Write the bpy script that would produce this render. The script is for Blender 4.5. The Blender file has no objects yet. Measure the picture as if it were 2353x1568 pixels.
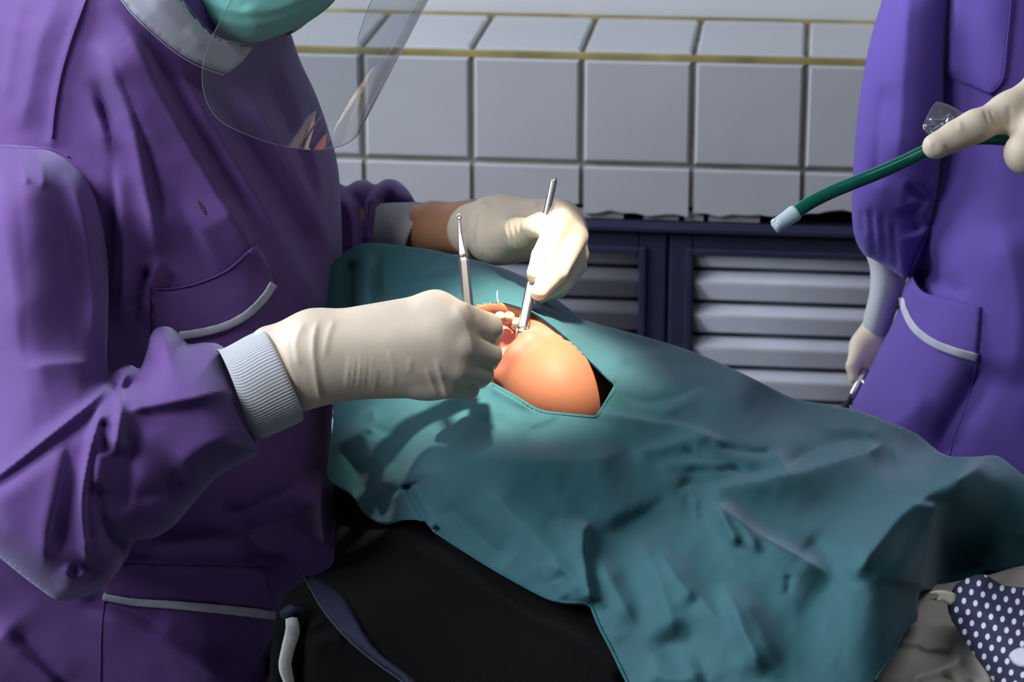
import bpy, bmesh, math, random
import numpy as np
from mathutils import Vector, Matrix, geometry

random.seed(4); np.random.seed(4)
SC = bpy.context.scene
COL = SC.collection
W, H, F = 2353.0, 1568.0, 6060.0
CAM = np.array([0.0, 0.0, 1.62])
PITCH, YAW = math.radians(18.1), math.radians(6.4)
FWD = np.array([-math.sin(YAW)*math.cos(PITCH), math.cos(YAW)*math.cos(PITCH), -math.sin(PITCH)])
RIGHT = np.array([math.cos(YAW), math.sin(YAW), 0.0])
UP = np.cross(RIGHT, FWD)

def P(px, py, d):
    """a sight line of the camera and a distance -> a point of the room"""
    px = np.asarray(px, float); py = np.asarray(py, float); d = np.asarray(d, float)
    return CAM + d[..., None]*(FWD + ((px-W/2)/F)[..., None]*RIGHT - ((py-H/2)/F)[..., None]*UP)

def pix(v):
    q = np.asarray(v, float) - CAM
    d = q @ FWD
    return W/2 + (q @ RIGHT)/d*F, H/2 - (q @ UP)/d*F, d

# ------------------------------------------------------------------ materials
def srgb(r, g, b):
    f = lambda c: (c/255/12.92) if c/255 <= 0.04045 else ((c/255+0.055)/1.055)**2.4
    return (f(r), f(g), f(b), 1.0)

def mat(name, col, rough=0.6, metal=0.0, spec=0.4, sheen=0.0, sheen_tint=(1,1,1,1), sss=0.0, sss_r=(1,.3,.15), bump=0.0,
        bscale=200.0, bdist=0.001, vary=0.0, vscale=6.0, coat=0.0, attr=None, wrinkle=0.0, wscale=13.0):
    m = bpy.data.materials.new(name); m.use_nodes = True
    nt = m.node_tree; N = nt.nodes; L = nt.links
    b = N['Principled BSDF']
    b.inputs['Base Color'].default_value = col
    b.inputs['Roughness'].default_value = rough
    b.inputs['Metallic'].default_value = metal
    b.inputs['Specular IOR Level'].default_value = spec
    b.inputs['Coat Weight'].default_value = coat
    if sheen:
        b.inputs['Sheen Weight'].default_value = sheen
        b.inputs['Sheen Tint'].default_value = sheen_tint
        b.inputs['Sheen Roughness'].default_value = 0.4
    if sss:
        b.inputs['Subsurface Weight'].default_value = sss
        b.inputs['Subsurface Radius'].default_value = sss_r
        b.inputs['Subsurface Scale'].default_value = 0.006
    tc = N.new('ShaderNodeTexCoord')
    colsock = None
    if attr:
        a = N.new('ShaderNodeVertexColor'); a.layer_name = attr
        colsock = a.outputs['Color']
    if vary:
        nz = N.new('ShaderNodeTexNoise'); nz.inputs['Scale'].default_value = vscale; nz.inputs['Detail'].default_value = 3
        L.new(tc.outputs['Object'], nz.inputs['Vector'])
        mr = N.new('ShaderNodeMapRange'); mr.inputs['From Min'].default_value = .3; mr.inputs['From Max'].default_value = .7
        mr.inputs['To Min'].default_value = 1-vary; mr.inputs['To Max'].default_value = 1+vary
        L.new(nz.outputs['Fac'], mr.inputs['Value'])
        mx = N.new('ShaderNodeMix'); mx.data_type = 'RGBA'; mx.blend_type = 'MULTIPLY'; mx.inputs['Factor'].default_value = 1
        if colsock: L.new(colsock, mx.inputs[6])
        else: mx.inputs[6].default_value = col
        L.new(mr.outputs['Result'], mx.inputs[7])
        colsock = mx.outputs[2]
    if colsock: L.new(colsock, b.inputs['Base Color'])
    if bump:
        nz = N.new('ShaderNodeTexNoise'); nz.inputs['Scale'].default_value = bscale; nz.inputs['Detail'].default_value = 4
        L.new(tc.outputs['Object'], nz.inputs['Vector'])
        bp = N.new('ShaderNodeBump'); bp.inputs['Strength'].default_value = bump; bp.inputs['Distance'].default_value = bdist
        L.new(nz.outputs['Fac'], bp.inputs['Height'])
        if wrinkle:
            n2 = N.new('ShaderNodeTexNoise'); n2.inputs['Scale'].default_value = wscale; n2.inputs['Detail'].default_value = 2.5; n2.inputs['Distortion'].default_value = 1.2
            L.new(tc.outputs['Object'], n2.inputs['Vector'])
            b2 = N.new('ShaderNodeBump'); b2.inputs['Strength'].default_value = wrinkle; b2.inputs['Distance'].default_value = .02
            L.new(n2.outputs['Fac'], b2.inputs['Height']); L.new(b2.outputs['Normal'], bp.inputs['Normal'])
        L.new(bp.outputs['Normal'], b.inputs['Normal'])
    return m

def clear_mat(name, tint, rough=0.03, ior=1.45, haze=0.0, haze_col=(.8, .8, .8, 1)):
    """thin clear plastic sheet: see-through, mirror-like at the surface"""
    m = bpy.data.materials.new(name); m.use_nodes = True
    nt = m.node_tree; N = nt.nodes; L = nt.links; N.clear()
    out = N.new('ShaderNodeOutputMaterial'); tr = N.new('ShaderNodeBsdfTransparent'); gl = N.new('ShaderNodeBsdfGlossy')
    lw = N.new('ShaderNodeLayerWeight'); lw.inputs['Blend'].default_value = .5
    pw = N.new('ShaderNodeMath'); pw.operation = 'POWER'; pw.inputs[1].default_value = 4.5
    fr = N.new('ShaderNodeMath'); fr.operation = 'MULTIPLY_ADD'; fr.inputs[1].default_value = .85; fr.inputs[2].default_value = ior
    L.new(lw.outputs['Facing'], pw.inputs[0]); L.new(pw.outputs[0], fr.inputs[0])
    mx = N.new('ShaderNodeMixShader')
    tr.inputs['Color'].default_value = tint; gl.inputs['Roughness'].default_value = rough
    src = tr.outputs[0]
    if haze:
        df = N.new('ShaderNodeBsdfDiffuse'); df.inputs['Color'].default_value = haze_col
        m2 = N.new('ShaderNodeMixShader'); m2.inputs[0].default_value = haze
        L.new(src, m2.inputs[1]); L.new(df.outputs[0], m2.inputs[2]); src = m2.outputs[0]
    L.new(fr.outputs[0], mx.inputs[0]); L.new(src, mx.inputs[1]); L.new(gl.outputs[0], mx.inputs[2])
    L.new(mx.outputs[0], out.inputs[0])
    return m

# ------------------------------------------------------------------ objects
def obj(name, verts, faces, m, parent=None, smooth=True, mods=None):
    me = bpy.data.meshes.new(name)
    me.from_pydata([tuple(map(float, v)) for v in verts], [], [tuple(map(int, f)) for f in faces])
    me.update()
    if smooth: me.polygons.foreach_set('use_smooth', [True]*len(me.polygons))
    me.materials.append(m)
    o = bpy.data.objects.new(name, me); COL.objects.link(o)
    if parent is not None:
        o.parent = parent
        if parent.type == 'EMPTY' or True:
            o.matrix_parent_inverse = Matrix.Translation(-world_loc(parent))
    return o

def world_loc(o):
    v = Vector(o.location)
    return v

def empty(name, loc):
    o = bpy.data.objects.new(name, None); COL.objects.link(o)
    o.location = tuple(map(float, loc)); o.empty_display_size = .05
    return o

def tag(o, label, cat, group=None, kind=None):
    o['label'] = label; o['category'] = cat
    if group: o['group'] = group
    if kind: o['kind'] = kind
    return o

def structure(o, label=None, cat=None):
    o['kind'] = 'structure'
    if label: o['label'] = label
    if cat: o['category'] = cat
    return o

def fix_normals(o):
    bm = bmesh.new(); bm.from_mesh(o.data)
    bmesh.ops.recalc_face_normals(bm, faces=bm.faces)
    bm.to_mesh(o.data); bm.free(); o.data.update()

# ------------------------------------------------------------------ curves in sight-line space
def spline(pts, closed=False, step=8.0):
    """Catmull-Rom through the points; a point given twice in a row makes a corner"""
    p = np.array(pts, float); n = len(p); out = []
    rng = range(n if closed else n-1)
    for i in rng:
        p1, p2 = p[i], p[(i+1) % n]
        if np.allclose(p1, p2): continue
        p0 = p[(i-1) % n] if (closed or i > 0) else 2*p1-p2
        p3 = p[(i+2) % n] if (closed or i+2 < n) else 2*p2-p1
        l = np.linalg.norm((p2-p1)[:2]); k = max(1, int(round(l/step)))
        m1 = (p2-p0)/2; m2 = (p3-p1)/2
        for m in (m1, m2):
            ml = np.linalg.norm(m[:2])
            if ml > l: m *= l/ml
        for j in range(k):
            t = j/k
            out.append((2*t**3-3*t*t+1)*p1 + (t**3-2*t*t+t)*m1 + (-2*t**3+3*t*t)*p2 + (t**3-t*t)*m2)
    if not closed: out.append(p[-1])
    return np.array(out)

def seg_dist(X, Y, poly, closed=False):
    """distance, side and arc position of every point to a polyline"""
    best = np.full(X.shape, 1e18); side = np.zeros(X.shape); arc = np.zeros(X.shape)
    n = len(poly); L = 0.0
    tot = sum(np.linalg.norm(poly[(i+1) % n][:2]-poly[i][:2]) for i in range(n if closed else n-1))
    for i in range(n if closed else n-1):
        a, b = poly[i][:2], poly[(i+1) % n][:2]
        ab = b-a; l2 = ab @ ab
        if l2 < 1e-9: continue
        t = np.clip(((X-a[0])*ab[0]+(Y-a[1])*ab[1])/l2, 0, 1)
        dx = X-a[0]-t*ab[0]; dy = Y-a[1]-t*ab[1]
        d2 = dx*dx+dy*dy
        k = d2 < best
        best = np.where(k, d2, best)
        side = np.where(k, np.sign(ab[0]*dy-ab[1]*dx), side)
        arc = np.where(k, (L+t*math.sqrt(l2))/tot, arc)
        L += math.sqrt(l2)
    return np.sqrt(best), side, arc

def inside(X, Y, poly):
    c = np.zeros(X.shape, bool); n = len(poly)
    for i in range(n):
        x1, y1 = poly[i][:2]; x2, y2 = poly[(i+1) % n][:2]
        if y1 == y2: continue
        k = ((y1 > Y) != (y2 > Y)) & (X < (x2-x1)*(Y-y1)/(y2-y1)+x1)
        c ^= k
    return c

class Folds:
    """folds of a cloth: (points, width on its right side, width on its left side, height mm [, taper, sharp])
    right / left as seen walking along the points with y pointing down"""
    def __init__(self, rows):
        self.rows = []
        for r in rows:
            pts = spline(r[0], step=16) if len(r[0]) > 1 else np.array(r[0], float)
            self.rows.append((pts, r[1], r[2], r[3], r[4] if len(r) > 4 else .22, r[5] if len(r) > 5 else 1.4))
    def __call__(self, X, Y):
        s = np.zeros(X.shape)
        for pts, wr, wl, a, tp, ex in self.rows:
            if len(pts) == 1:
                s += a*np.exp(-((X-pts[0][0])/wr)**2-((Y-pts[0][1])/wl)**2); continue
            mx = 3.2*max(wr, wl)
            k = (X > pts[:, 0].min()-mx) & (X < pts[:, 0].max()+mx) & (Y > pts[:, 1].min()-mx) & (Y < pts[:, 1].max()+mx)
            if not k.any(): continue
            d, sd, t = seg_dist(X[k], Y[k], pts)
            w = np.where(sd > 0, wr, wl)
            env = np.ones(t.shape)
            if tp > 0:
                u = np.clip(np.minimum(t, 1-t)/tp, 0, 1); env = u*u*(3-2*u)
            s[k] += a*env*np.exp(-(d/w)**ex)
        return s

class RBF:
    def __init__(self, pts):
        p = np.array(pts, float); self.c = p[:, :2]/400.; n = len(p)
        K = self.k(self.c[:, None]-self.c[None]); Q = np.c_[np.ones(n), self.c]
        A = np.block([[K+np.eye(n)*2e-3, Q], [Q.T, np.zeros((3, 3))]])
        self.w = np.linalg.solve(A, np.r_[p[:, 2], 0, 0, 0])
    @staticmethod
    def k(v):
        r2 = (v**2).sum(-1); return .5*r2*np.log(r2+1e-12)
    def __call__(self, X, Y):
        q = np.stack([X, Y], -1)/400.; out = np.zeros(X.shape)
        f = q.reshape(-1, 2); r = np.empty(len(f)); n = len(self.c)
        for i in range(0, len(f), 20000):
            g = f[i:i+20000]
            r[i:i+20000] = self.k(g[:, None]-self.c[None]) @ self.w[:n] + self.w[n] + g @ self.w[n+1:]
        return r.reshape(out.shape)

def rumple(X, Y, seed=1):
    """soft irregular creases of worn cloth"""
    r = np.random.RandomState(seed); s = np.zeros(np.shape(X))
    for i in range(16):
        a = r.uniform(0, math.pi); L = r.uniform(60, 260); c, q = math.cos(a)/L*6.283, math.sin(a)/L*6.283
        w = X*c+Y*q+r.uniform(0, 6.28)+1.4*np.sin((X*q-Y*c)*r.uniform(.3, .8)+r.uniform(0, 6.28))
        s += (L/160.)*(1-np.abs(np.sin(w/2))*2)*.5*(.5+.5*np.sin((X*q*.37-Y*c*.41)+r.uniform(0, 6.28)))
    return s/3.0

def tuck(V, S, gap=.010):
    """keep points of a body under the cloth surface S"""
    x, y, d = pix(V); k = inside(x, y, S.poly)
    V = V.copy(); dd = d.copy(); dd[k] = np.maximum(d[k], S(x[k], y[k])+gap)
    return CAM+(V-CAM)*(dd/d)[:, None]

class Surf:
    """depth of a cloth surface: base, rounding towards its outline, folds"""
    def __init__(self, outline, base, T=0.0, R=100.0, folds=(), step=8.0, gain=1.0, rumple=0.0, seed=1):
        self.gain, self.rumple, self.seed = gain, rumple, seed
        self.poly = spline(outline, True, step); self.base = base if callable(base) else (lambda X, Y: np.full(X.shape, float(base)))
        self.T, self.R, self.f = T, R, Folds(folds); self.step = step
        self.coarse = self.poly[::2] if len(self.poly) > 60 else self.poly
    def inflate(self, X, Y):
        if not self.T: return np.zeros(X.shape)
        b, _, _ = seg_dist(X, Y, self.poly, True)
        b = np.clip(b/self.R, 0, 1)
        b = np.where(inside(X, Y, self.poly) | (b < 1e-6), b, 0)
        return self.T*np.sqrt(np.clip(1-(1-b)**2, 0, 1))
    def mid(self, X, Y): return self.base(X, Y)
    def __call__(self, X, Y):
        X = np.asarray(X, float); Y = np.asarray(Y, float)
        d = self.base(X, Y) - self.inflate(X, Y) - self.gain*self.f(X, Y)/1000.
        return d - self.rumple*rumple(X, Y, self.seed)/1000. if self.rumple else d

def fill(poly, holes, step):
    x0, y0 = poly[:, 0].min(), poly[:, 1].min(); x1, y1 = poly[:, 0].max(), poly[:, 1].max()
    ys = np.arange(y0, y1, step*.87); pts = []
    for r, y in enumerate(ys):
        xs = np.arange(x0+(r % 2)*step/2, x1, step); pts.append(np.c_[xs, np.full(len(xs), y)])
    g = np.concatenate(pts); X, Y = g[:, 0], g[:, 1]
    k = inside(X, Y, poly)
    for h in holes: k &= ~inside(X, Y, h)
    g = g[k]
    for q in [poly]+list(holes):
        d, _, _ = seg_dist(g[:, 0], g[:, 1], q, True); g = g[d > step*.55]
    V = [poly[:, :2]]; E = []; n = 0
    for q in [poly]+list(holes):
        E += [(n+i, n+(i+1) % len(q)) for i in range(len(q))]; n += len(q)
    V = np.concatenate([poly[:, :2]]+[h[:, :2] for h in holes]+[g])
    r = geometry.delaunay_2d_cdt([Vector(v) for v in V], E, [], 0, 1e-5)
    v2 = np.array([tuple(v) for v in r[0]]); t = np.array([f for f in r[2] if len(f) == 3])
    c = v2[t].mean(1); k = inside(c[:, 0], c[:, 1], poly)
    for h in holes: k &= ~inside(c[:, 0], c[:, 1], h)
    t = t[k]
    e1 = v2[t[:, 1]]-v2[t[:, 0]]; e2 = v2[t[:, 2]]-v2[t[:, 0]]
    fl = (e1[:, 0]*e2[:, 1]-e1[:, 1]*e2[:, 0]) > 0
    t[fl] = t[fl][:, ::-1]
    # boundary marks
    d, _, _ = seg_dist(v2[:, 0], v2[:, 1], poly, True)
    return v2, t, d < 1e-3

def relief(name, S, m, parent=None, holes=(), back=None, step=None, sheet=0.0012, skirt=None, uv=None):
    """solid (back = thickness factor) or cloth sheet (back None) with the surface S"""
    step = step or S.step
    hs = [spline(h, True, step) for h in holes]
    v2, t, edge = fill(S.poly, hs, step)
    X, Y = v2[:, 0], v2[:, 1]
    v3 = P(X, Y, S(X, Y)); faces = [tuple(f) for f in t]; verts = v3
    if back is not None:
        inner = np.where(~edge)[0]; mp = np.arange(len(v2)); mp[inner] = len(v2)+np.arange(len(inner))
        xb, yb = X[inner], Y[inner]
        db = S.mid(xb, yb)+S.inflate(xb, yb)*back+.0005
        verts = np.concatenate([v3, P(xb, yb, db)])
        faces += [tuple(mp[f][::-1]) for f in t]
    elif skirt is not None:
        # the cloth goes on over the crest, out of sight of the camera
        (a, b, rows, dy, dd) = skirt
        ring = [i for i in range(len(S.poly)) if a <= S.poly[i][0] <= b and S.poly[i][1] < skirt_limit(S.poly[i][0])]
        # consecutive run only
        runs = []; cur = [ring[0]]
        for i in ring[1:]:
            if i == cur[-1]+1: cur.append(i)
            else: runs.append(cur); cur = [i]
        runs.append(cur); run = max(runs, key=len)
        q = S.poly[run]; prev = []
        for x, y in q[:, :2]:
            prev.append(int(np.argmin((X-x)**2+(Y-y)**2)))
        d0 = S(q[:, 0], q[:, 1]); vs = [verts]; n = len(verts)
        for r in range(1, rows+1):
            vs.append(P(q[:, 0], q[:, 1]+dy*r*r*.5, d0+dd*r)); cur = list(range(n, n+len(q))); n += len(q)
            for i in range(len(q)-1): faces.append((prev[i], prev[i+1], cur[i+1], cur[i]))
            prev = cur
        verts = np.concatenate(vs)
    o = obj(name, verts, faces, m, parent)
    if uv is not None:
        px, py, _ = pix(verts); lay = o.data.uv_layers.new(name='UVMap'); U = uv(px, py)
        li = np.empty(len(o.data.loops), int); o.data.loops.foreach_get('vertex_index', li)
        lay.data.foreach_set('uv', np.stack(U, -1)[li].ravel())
    if back is None and sheet:
        s = o.modifiers.new('thickness', 'SOLIDIFY'); s.thickness = sheet; s.offset = -1
    return o

def skirt_limit(x): return 1e9

def strip(name, pts, width, S, m, parent, lift=.0012, thick=.0012, step=8.0, closed=False, wob=0.0):
    """a narrow band (piping, hem, seam) lying on the surface S"""
    c = spline(pts, closed, step); n = len(c)
    w = np.interp(np.linspace(0, 1, n), np.linspace(0, 1, len(width)), width) if isinstance(width, (list, tuple)) else np.full(n, float(width))
    if wob: w = w*(1+wob*np.sin(np.arange(n)*1.7)*np.cos(np.arange(n)*.61))
    tg = np.gradient(c, axis=0); tg = tg[:, :2]/np.linalg.norm(tg[:, :2], axis=1)[:, None]
    nr = np.c_[-tg[:, 1], tg[:, 0]]; rows = []
    prof = [(-.5, -.4), (-.5, .6), (-.25, 1.0), (.25, 1.0), (.5, .6), (.5, -.4)]
    for u, h in prof:
        q = c[:, :2]+nr*(w*u)[:, None]
        rows.append(P(q[:, 0], q[:, 1], S(q[:, 0], q[:, 1])-lift-thick*h))
    v = np.stack(rows, 1).reshape(-1, 3); k = len(prof); f = []
    for i in range(n-1 if not closed else n):
        j = (i+1) % n
        for a in range(k):
            b = (a+1) % k; f.append((i*k+a, i*k+b, j*k+b, j*k+a))
    if not closed:
        f.append(tuple(range(k))[::-1]); f.append(tuple((n-1)*k+a for a in range(k)))
    o = obj(name, v, f, m, parent); fix_normals(o)
    return o

def loft(name, rings, m, parent=None, n=48, caps=(True, True), disp=None, sub=6):
    """rings: (centre (px, py, d), half axis A, half axis B), interpolated smoothly"""
    R = np.array([np.r_[c, a, b] for c, a, b in rings], float)
    ts = np.linspace(0, len(R)-1, (len(R)-1)*sub+1); rows = []
    for t in ts:
        i = min(int(t), len(R)-2); u = t-i
        p0 = R[max(i-1, 0)]; p1 = R[i]; p2 = R[i+1]; p3 = R[min(i+2, len(R)-1)]
        rows.append(.5*((2*p1)+(-p0+p2)*u+(2*p0-5*p1+4*p2-p3)*u*u+(-p0+3*p1-3*p2+p3)*u**3))
    th = np.linspace(0, 2*math.pi, n, endpoint=False); V = []
    for ri, r in enumerate(rows):
        s = 1+(disp(th, ri/(len(rows)-1)) if disp else 0*th)
        q = r[:3][None]+np.cos(th)[:, None]*r[3:6][None]*s[:, None]+np.sin(th)[:, None]*r[6:9][None]*s[:, None]
        V.append(P(q[:, 0], q[:, 1], q[:, 2]))
    v = np.concatenate(V); f = []; k = len(rows)
    for i in range(k-1):
        for a in range(n):
            b = (a+1) % n; f.append((i*n+a, i*n+b, (i+1)*n+b, (i+1)*n+a))
    if caps[0]: f.append(tuple(range(n))[::-1])
    if caps[1]: f.append(tuple((k-1)*n+a for a in range(n)))
    o = obj(name, v, f, m, parent); fix_normals(o)
    return o

def tube(name, pts, radii, m, parent=None, n=20, sub=1, smooth=True, twist=0.0, bm_extra=None):
    """round (or n-sided) tube through world points with changing radius, closed ends"""
    p = np.array(pts, float); r = np.array(radii, float); k = len(p)
    if sub > 1:
        q = spline(np.c_[p*1000, r*1000], False, 1e9) if False else None
        ts = np.linspace(0, k-1, (k-1)*sub+1); pp = []; rr = []
        for t in ts:
            i = min(int(t), k-2); u = t-i
            a, b, c, d = p[max(i-1, 0)], p[i], p[i+1], p[min(i+2, k-1)]
            pp.append(.5*((2*b)+(-a+c)*u+(2*a-5*b+4*c-d)*u*u+(-a+3*b-3*c+d)*u**3)); rr.append(r[i]+(r[i+1]-r[i])*u)
        p = np.array(pp); r = np.array(rr); k = len(p)
    tg = np.gradient(p, axis=0); tg /= np.linalg.norm(tg, axis=1)[:, None]
    a = np.cross(tg[0], FWD); a /= np.linalg.norm(a); V = []
    th = np.linspace(0, 2*math.pi, n, endpoint=False)+twist
    for i in range(k):
        a = a-tg[i]*(a @ tg[i]); a /= np.linalg.norm(a); b = np.cross(tg[i], a)
        V.append(p[i]+r[i]*(np.cos(th)[:, None]*a+np.sin(th)[:, None]*b))
    v = np.concatenate(V); f = []
    for i in range(k-1):
        for s in range(n):
            t = (s+1) % n; f.append((i*n+s, i*n+t, (i+1)*n+t, (i+1)*n+s))
    f.append(tuple(range(n))[::-1]); f.append(tuple((k-1)*n+s for s in range(n)))
    o = obj(name, v, f, m, parent, smooth); fix_normals(o)
    if smooth and n < 10:
        o.data.polygons.foreach_set('use_smooth', [False]*len(o.data.polygons))
    return o

def box_vf(x0, x1, y0, y1, z0, z1, n=0):
    v = [(x0,y0,z0),(x1,y0,z0),(x1,y1,z0),(x0,y1,z0),(x0,y0,z1),(x1,y0,z1),(x1,y1,z1),(x0,y1,z1)]
    f = [(0,3,2,1),(4,5,6,7),(0,1,5,4),(1,2,6,5),(2,3,7,6),(3,0,4,7)]
    return v, [tuple(i+n for i in q) for q in f]

def boxes(name, bs, m, parent=None, bevel=0.0):
    V, Fc = [], []
    for b in bs:
        v, f = box_vf(*b, n=len(V)); V += v; Fc += f
    o = obj(name, V, Fc, m, parent, smooth=False)
    if bevel:
        bv = o.modifiers.new('bevel', 'BEVEL'); bv.width = bevel; bv.segments = 2; bv.limit_method = 'ANGLE'
    return o

# ------------------------------------------------------------------ implicit bodies (hands, heads)
def S2W(px, py, d, r): return P(px, py, d), r*d/F

def sdf_cone(G, a, b, ra, rb):
    ab = b-a; l2 = max(ab @ ab, 1e-12)
    t = np.clip(((G-a) @ ab)/l2, 0, 1)
    return np.linalg.norm(G-a-t[..., None]*ab, axis=-1)-(ra+(rb-ra)*t)

def sdf_ell(G, c, ax):
    """ax: 3 half-axis vectors"""
    M = np.stack([v/(v @ v) for v in ax]); q = (G-c) @ M.T
    k0 = np.linalg.norm(q, axis=-1)
    M2 = np.stack([v/(np.linalg.norm(v)**3) for v in ax]); k1 = np.linalg.norm((G-c) @ M2.T, axis=-1)+1e-9
    return k0*(k0-1)/k1

def sdf_mesh(prims, voxel, smooth=4):
    """prims: (kind, data, k, op); returns verts, quads (surface nets)"""
    lo = np.full(3, 1e9); hi = -lo
    for kind, dt, k, op in prims:
        if op == '-': continue
        if kind == 'c':
            for c, r in ((dt[0], dt[2]), (dt[1], dt[3])): lo = np.minimum(lo, c-r); hi = np.maximum(hi, c+r)
        else:
            e = np.sqrt(sum(v**2 for v in dt[1])); lo = np.minimum(lo, dt[0]-e); hi = np.maximum(hi, dt[0]+e)
    lo -= voxel*3; hi += voxel*3
    n = np.ceil((hi-lo)/voxel).astype(int)+1
    gx = [lo[i]+voxel*np.arange(n[i]) for i in range(3)]
    G = np.stack(np.meshgrid(*gx, indexing='ij'), -1)
    D = None
    for kind, dt, k, op in prims:
        d = sdf_cone(G, *dt) if kind == 'c' else sdf_ell(G, *dt)
        if D is None: D = d; continue
        if op == '+':
            h = np.clip(.5+.5*(D-d)/k, 0, 1); D = D+(d-D)*h-k*h*(1-h)
        else:
            h = np.clip(.5-.5*(D+d)/k, 0, 1); D = D+(-d-D)*h+k*h*(1-h)
    sg = D < 0
    c = [sg[i:n[0]-1+i, j:n[1]-1+j, k:n[2]-1+k] for i in (0, 1) for j in (0, 1) for k in (0, 1)]
    cnt = sum(x.astype(int) for x in c); act = (cnt > 0) & (cnt < 8)
    idx = np.full(act.shape, -1); ii = np.argwhere(act); idx[act] = np.arange(len(ii))
    acc = np.zeros((len(ii), 3)); m = np.zeros(len(ii))
    cor = [(i, j, k) for i in (0, 1) for j in (0, 1) for k in (0, 1)]
    for a in cor:
        for ax in range(3):
            if a[ax]: continue
            b = list(a); b[ax] = 1
            da = D[ii[:, 0]+a[0], ii[:, 1]+a[1], ii[:, 2]+a[2]]; db = D[ii[:, 0]+b[0], ii[:, 1]+b[1], ii[:, 2]+b[2]]
            k = (da < 0) != (db < 0); t = np.where(k, da/(da-db+1e-15), 0)
            q = np.array(a, float)[None]+np.zeros((len(ii), 3)); q[:, ax] += t
            acc[k] += q[k]; m[k] += 1
    V = lo+voxel*(ii+acc/m[:, None]); Q = []
    for ax in range(3):
        o1, o2 = [(1, 2), (2, 0), (0, 1)][ax]
        s0 = [slice(None)]*3; s1 = [slice(None)]*3; s0[ax] = slice(0, -1); s1[ax] = slice(1, None)
        A, B = sg[tuple(s0)], sg[tuple(s1)]
        e = np.argwhere(A != B); e = e[(e[:, o1] > 0) & (e[:, o2] > 0) & (e[:, o1] < n[o1]-1) & (e[:, o2] < n[o2]-1)]
        def cell(d1, d2):
            g = e.copy(); g[:, o1] -= d1; g[:, o2] -= d2; return idx[g[:, 0], g[:, 1], g[:, 2]]
        q = np.stack([cell(1, 1), cell(0, 1), cell(0, 0), cell(1, 0)], 1)
        inn = A[e[:, 0], e[:, 1], e[:, 2]]
        q[~inn] = q[~inn][:, ::-1]; Q.append(q)
    Q = np.concatenate(Q); Q = Q[(Q >= 0).all(1)]
    ed = np.concatenate([Q[:, [0, 1]], Q[:, [1, 2]], Q[:, [2, 3]], Q[:, [3, 0]]])
    for it in range(smooth):
        s = np.zeros_like(V); w = np.zeros(len(V))
        for a, b in ((0, 1), (1, 0)):
            np.add.at(s, ed[:, a], V[ed[:, b]]); np.add.at(w, ed[:, a], 1)
        V = V+(.5 if it % 2 == 0 else -.47)*(s/np.maximum(w, 1)[:, None]-V)
    return V, Q

def vnormals(V, Q):
    nf = np.cross(V[Q[:, 2]]-V[Q[:, 0]], V[Q[:, 3]]-V[Q[:, 1]]); N = np.zeros_like(V)
    for i in range(4): np.add.at(N, Q[:, i], nf)
    return N/np.maximum(np.linalg.norm(N, axis=1), 1e-12)[:, None]

def cone(a, b, k=.006, op='+'):
    A, ra = S2W(*a); B, rb = S2W(*b); return ('c', (A, B, ra, rb), k, op)
def chain(pts, k=.006, k0=None):
    return [cone(pts[i], pts[i+1], (k0 if (i == 0 and k0) else k)) for i in range(len(pts)-1)]
def ell(c, rx, ry, rd, k=.006, op='+', ang=0.0):
    """c (px,py,d), half sizes: px, px, metres; ang turns it in the picture plane, degrees"""
    C = P(*c); s = c[2]/F; ca, sa = math.cos(math.radians(ang)), math.sin(math.radians(ang))
    ux = RIGHT*ca-UP*sa; uy = -RIGHT*sa-UP*ca
    return ('e', (C, [ux*rx*s, uy*ry*s, FWD*rd]), k, op)

def body(name, prims, voxel, m, parent, smooth=4, folds=None, under=(), gap=.010):
    V, Q = sdf_mesh(prims, voxel, smooth)
    for S in under: V = tuck(V, S, gap)
    if folds:
        Nn = vnormals(V, Q)
        px, py, _ = pix(V); fr = np.clip(-(Nn @ FWD)+.25, 0, 1)
        V = V+Nn*(Folds(folds)(px, py)/1000.*fr)[:, None]
    o = obj(name, V, Q, m, parent); fix_normals(o)
    return o

# ================================================================== materials
M = {}
M['tile'] = mat('glazed_white_tile', (.50, .50, .51, 1), rough=.3, spec=.4, vary=.03, vscale=9)
M['grout'] = mat('old_grout', (.27, .255, .21, 1), rough=.9, vary=.35, vscale=14, bump=.5, bscale=300)
M['grout_yellow'] = mat('yellowed_grout', (.33, .27, .10, 1), rough=.9, vary=.4, vscale=12)
M['wallpaint'] = mat('white_wall', (.62, .63, .64, 1), rough=.6, vary=.03, vscale=4)
M['navy'] = mat('navy_paint', (.026, .028, .062, 1), rough=.5, vary=.08, vscale=20)
M['slat'] = mat('grey_slat', (.42, .43, .47, 1), rough=.5, vary=.10, vscale=12)
M['gap_shade'] = mat('dark_gap_shade', (.03, .03, .03, 1), rough=.95)  # near-black colour standing in for shade inside the gap
M['floor'] = mat('floor_vinyl', (.16, .155, .15, 1), rough=.5, vary=.1, vscale=3)
M['gown'] = mat('purple_cotton_bounce_tint', (.150, .070, .250, 1), rough=.8, spec=.2, sheen=.45, sheen_tint=(.72, .74, 1, 1), bump=.25, bscale=900, bdist=.0006, vary=.07, vscale=7)  # warm bounce light on the dentist's gown put into this base colour
M['gown2'] = mat('violet_cotton', (.150, .088, .40, 1), rough=.75, spec=.25, sheen=.2, sheen_tint=(.7, .7, 1, 1), bump=.25, bscale=900, bdist=.0006, vary=.05, vscale=7)
M['piping'] = mat('white_piping', (.62, .60, .68, 1), rough=.8, bump=.3, bscale=700, vary=.12, vscale=60)
M['collar'] = mat('grey_white_collar', (.42, .42, .47, 1), rough=.8, bump=.3, bscale=900, vary=.06, vscale=20)
M['rib'] = mat('white_rib_knit', (.56, .56, .56, 1), rough=.85, sheen=.2, bump=.3, bscale=1200)
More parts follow.
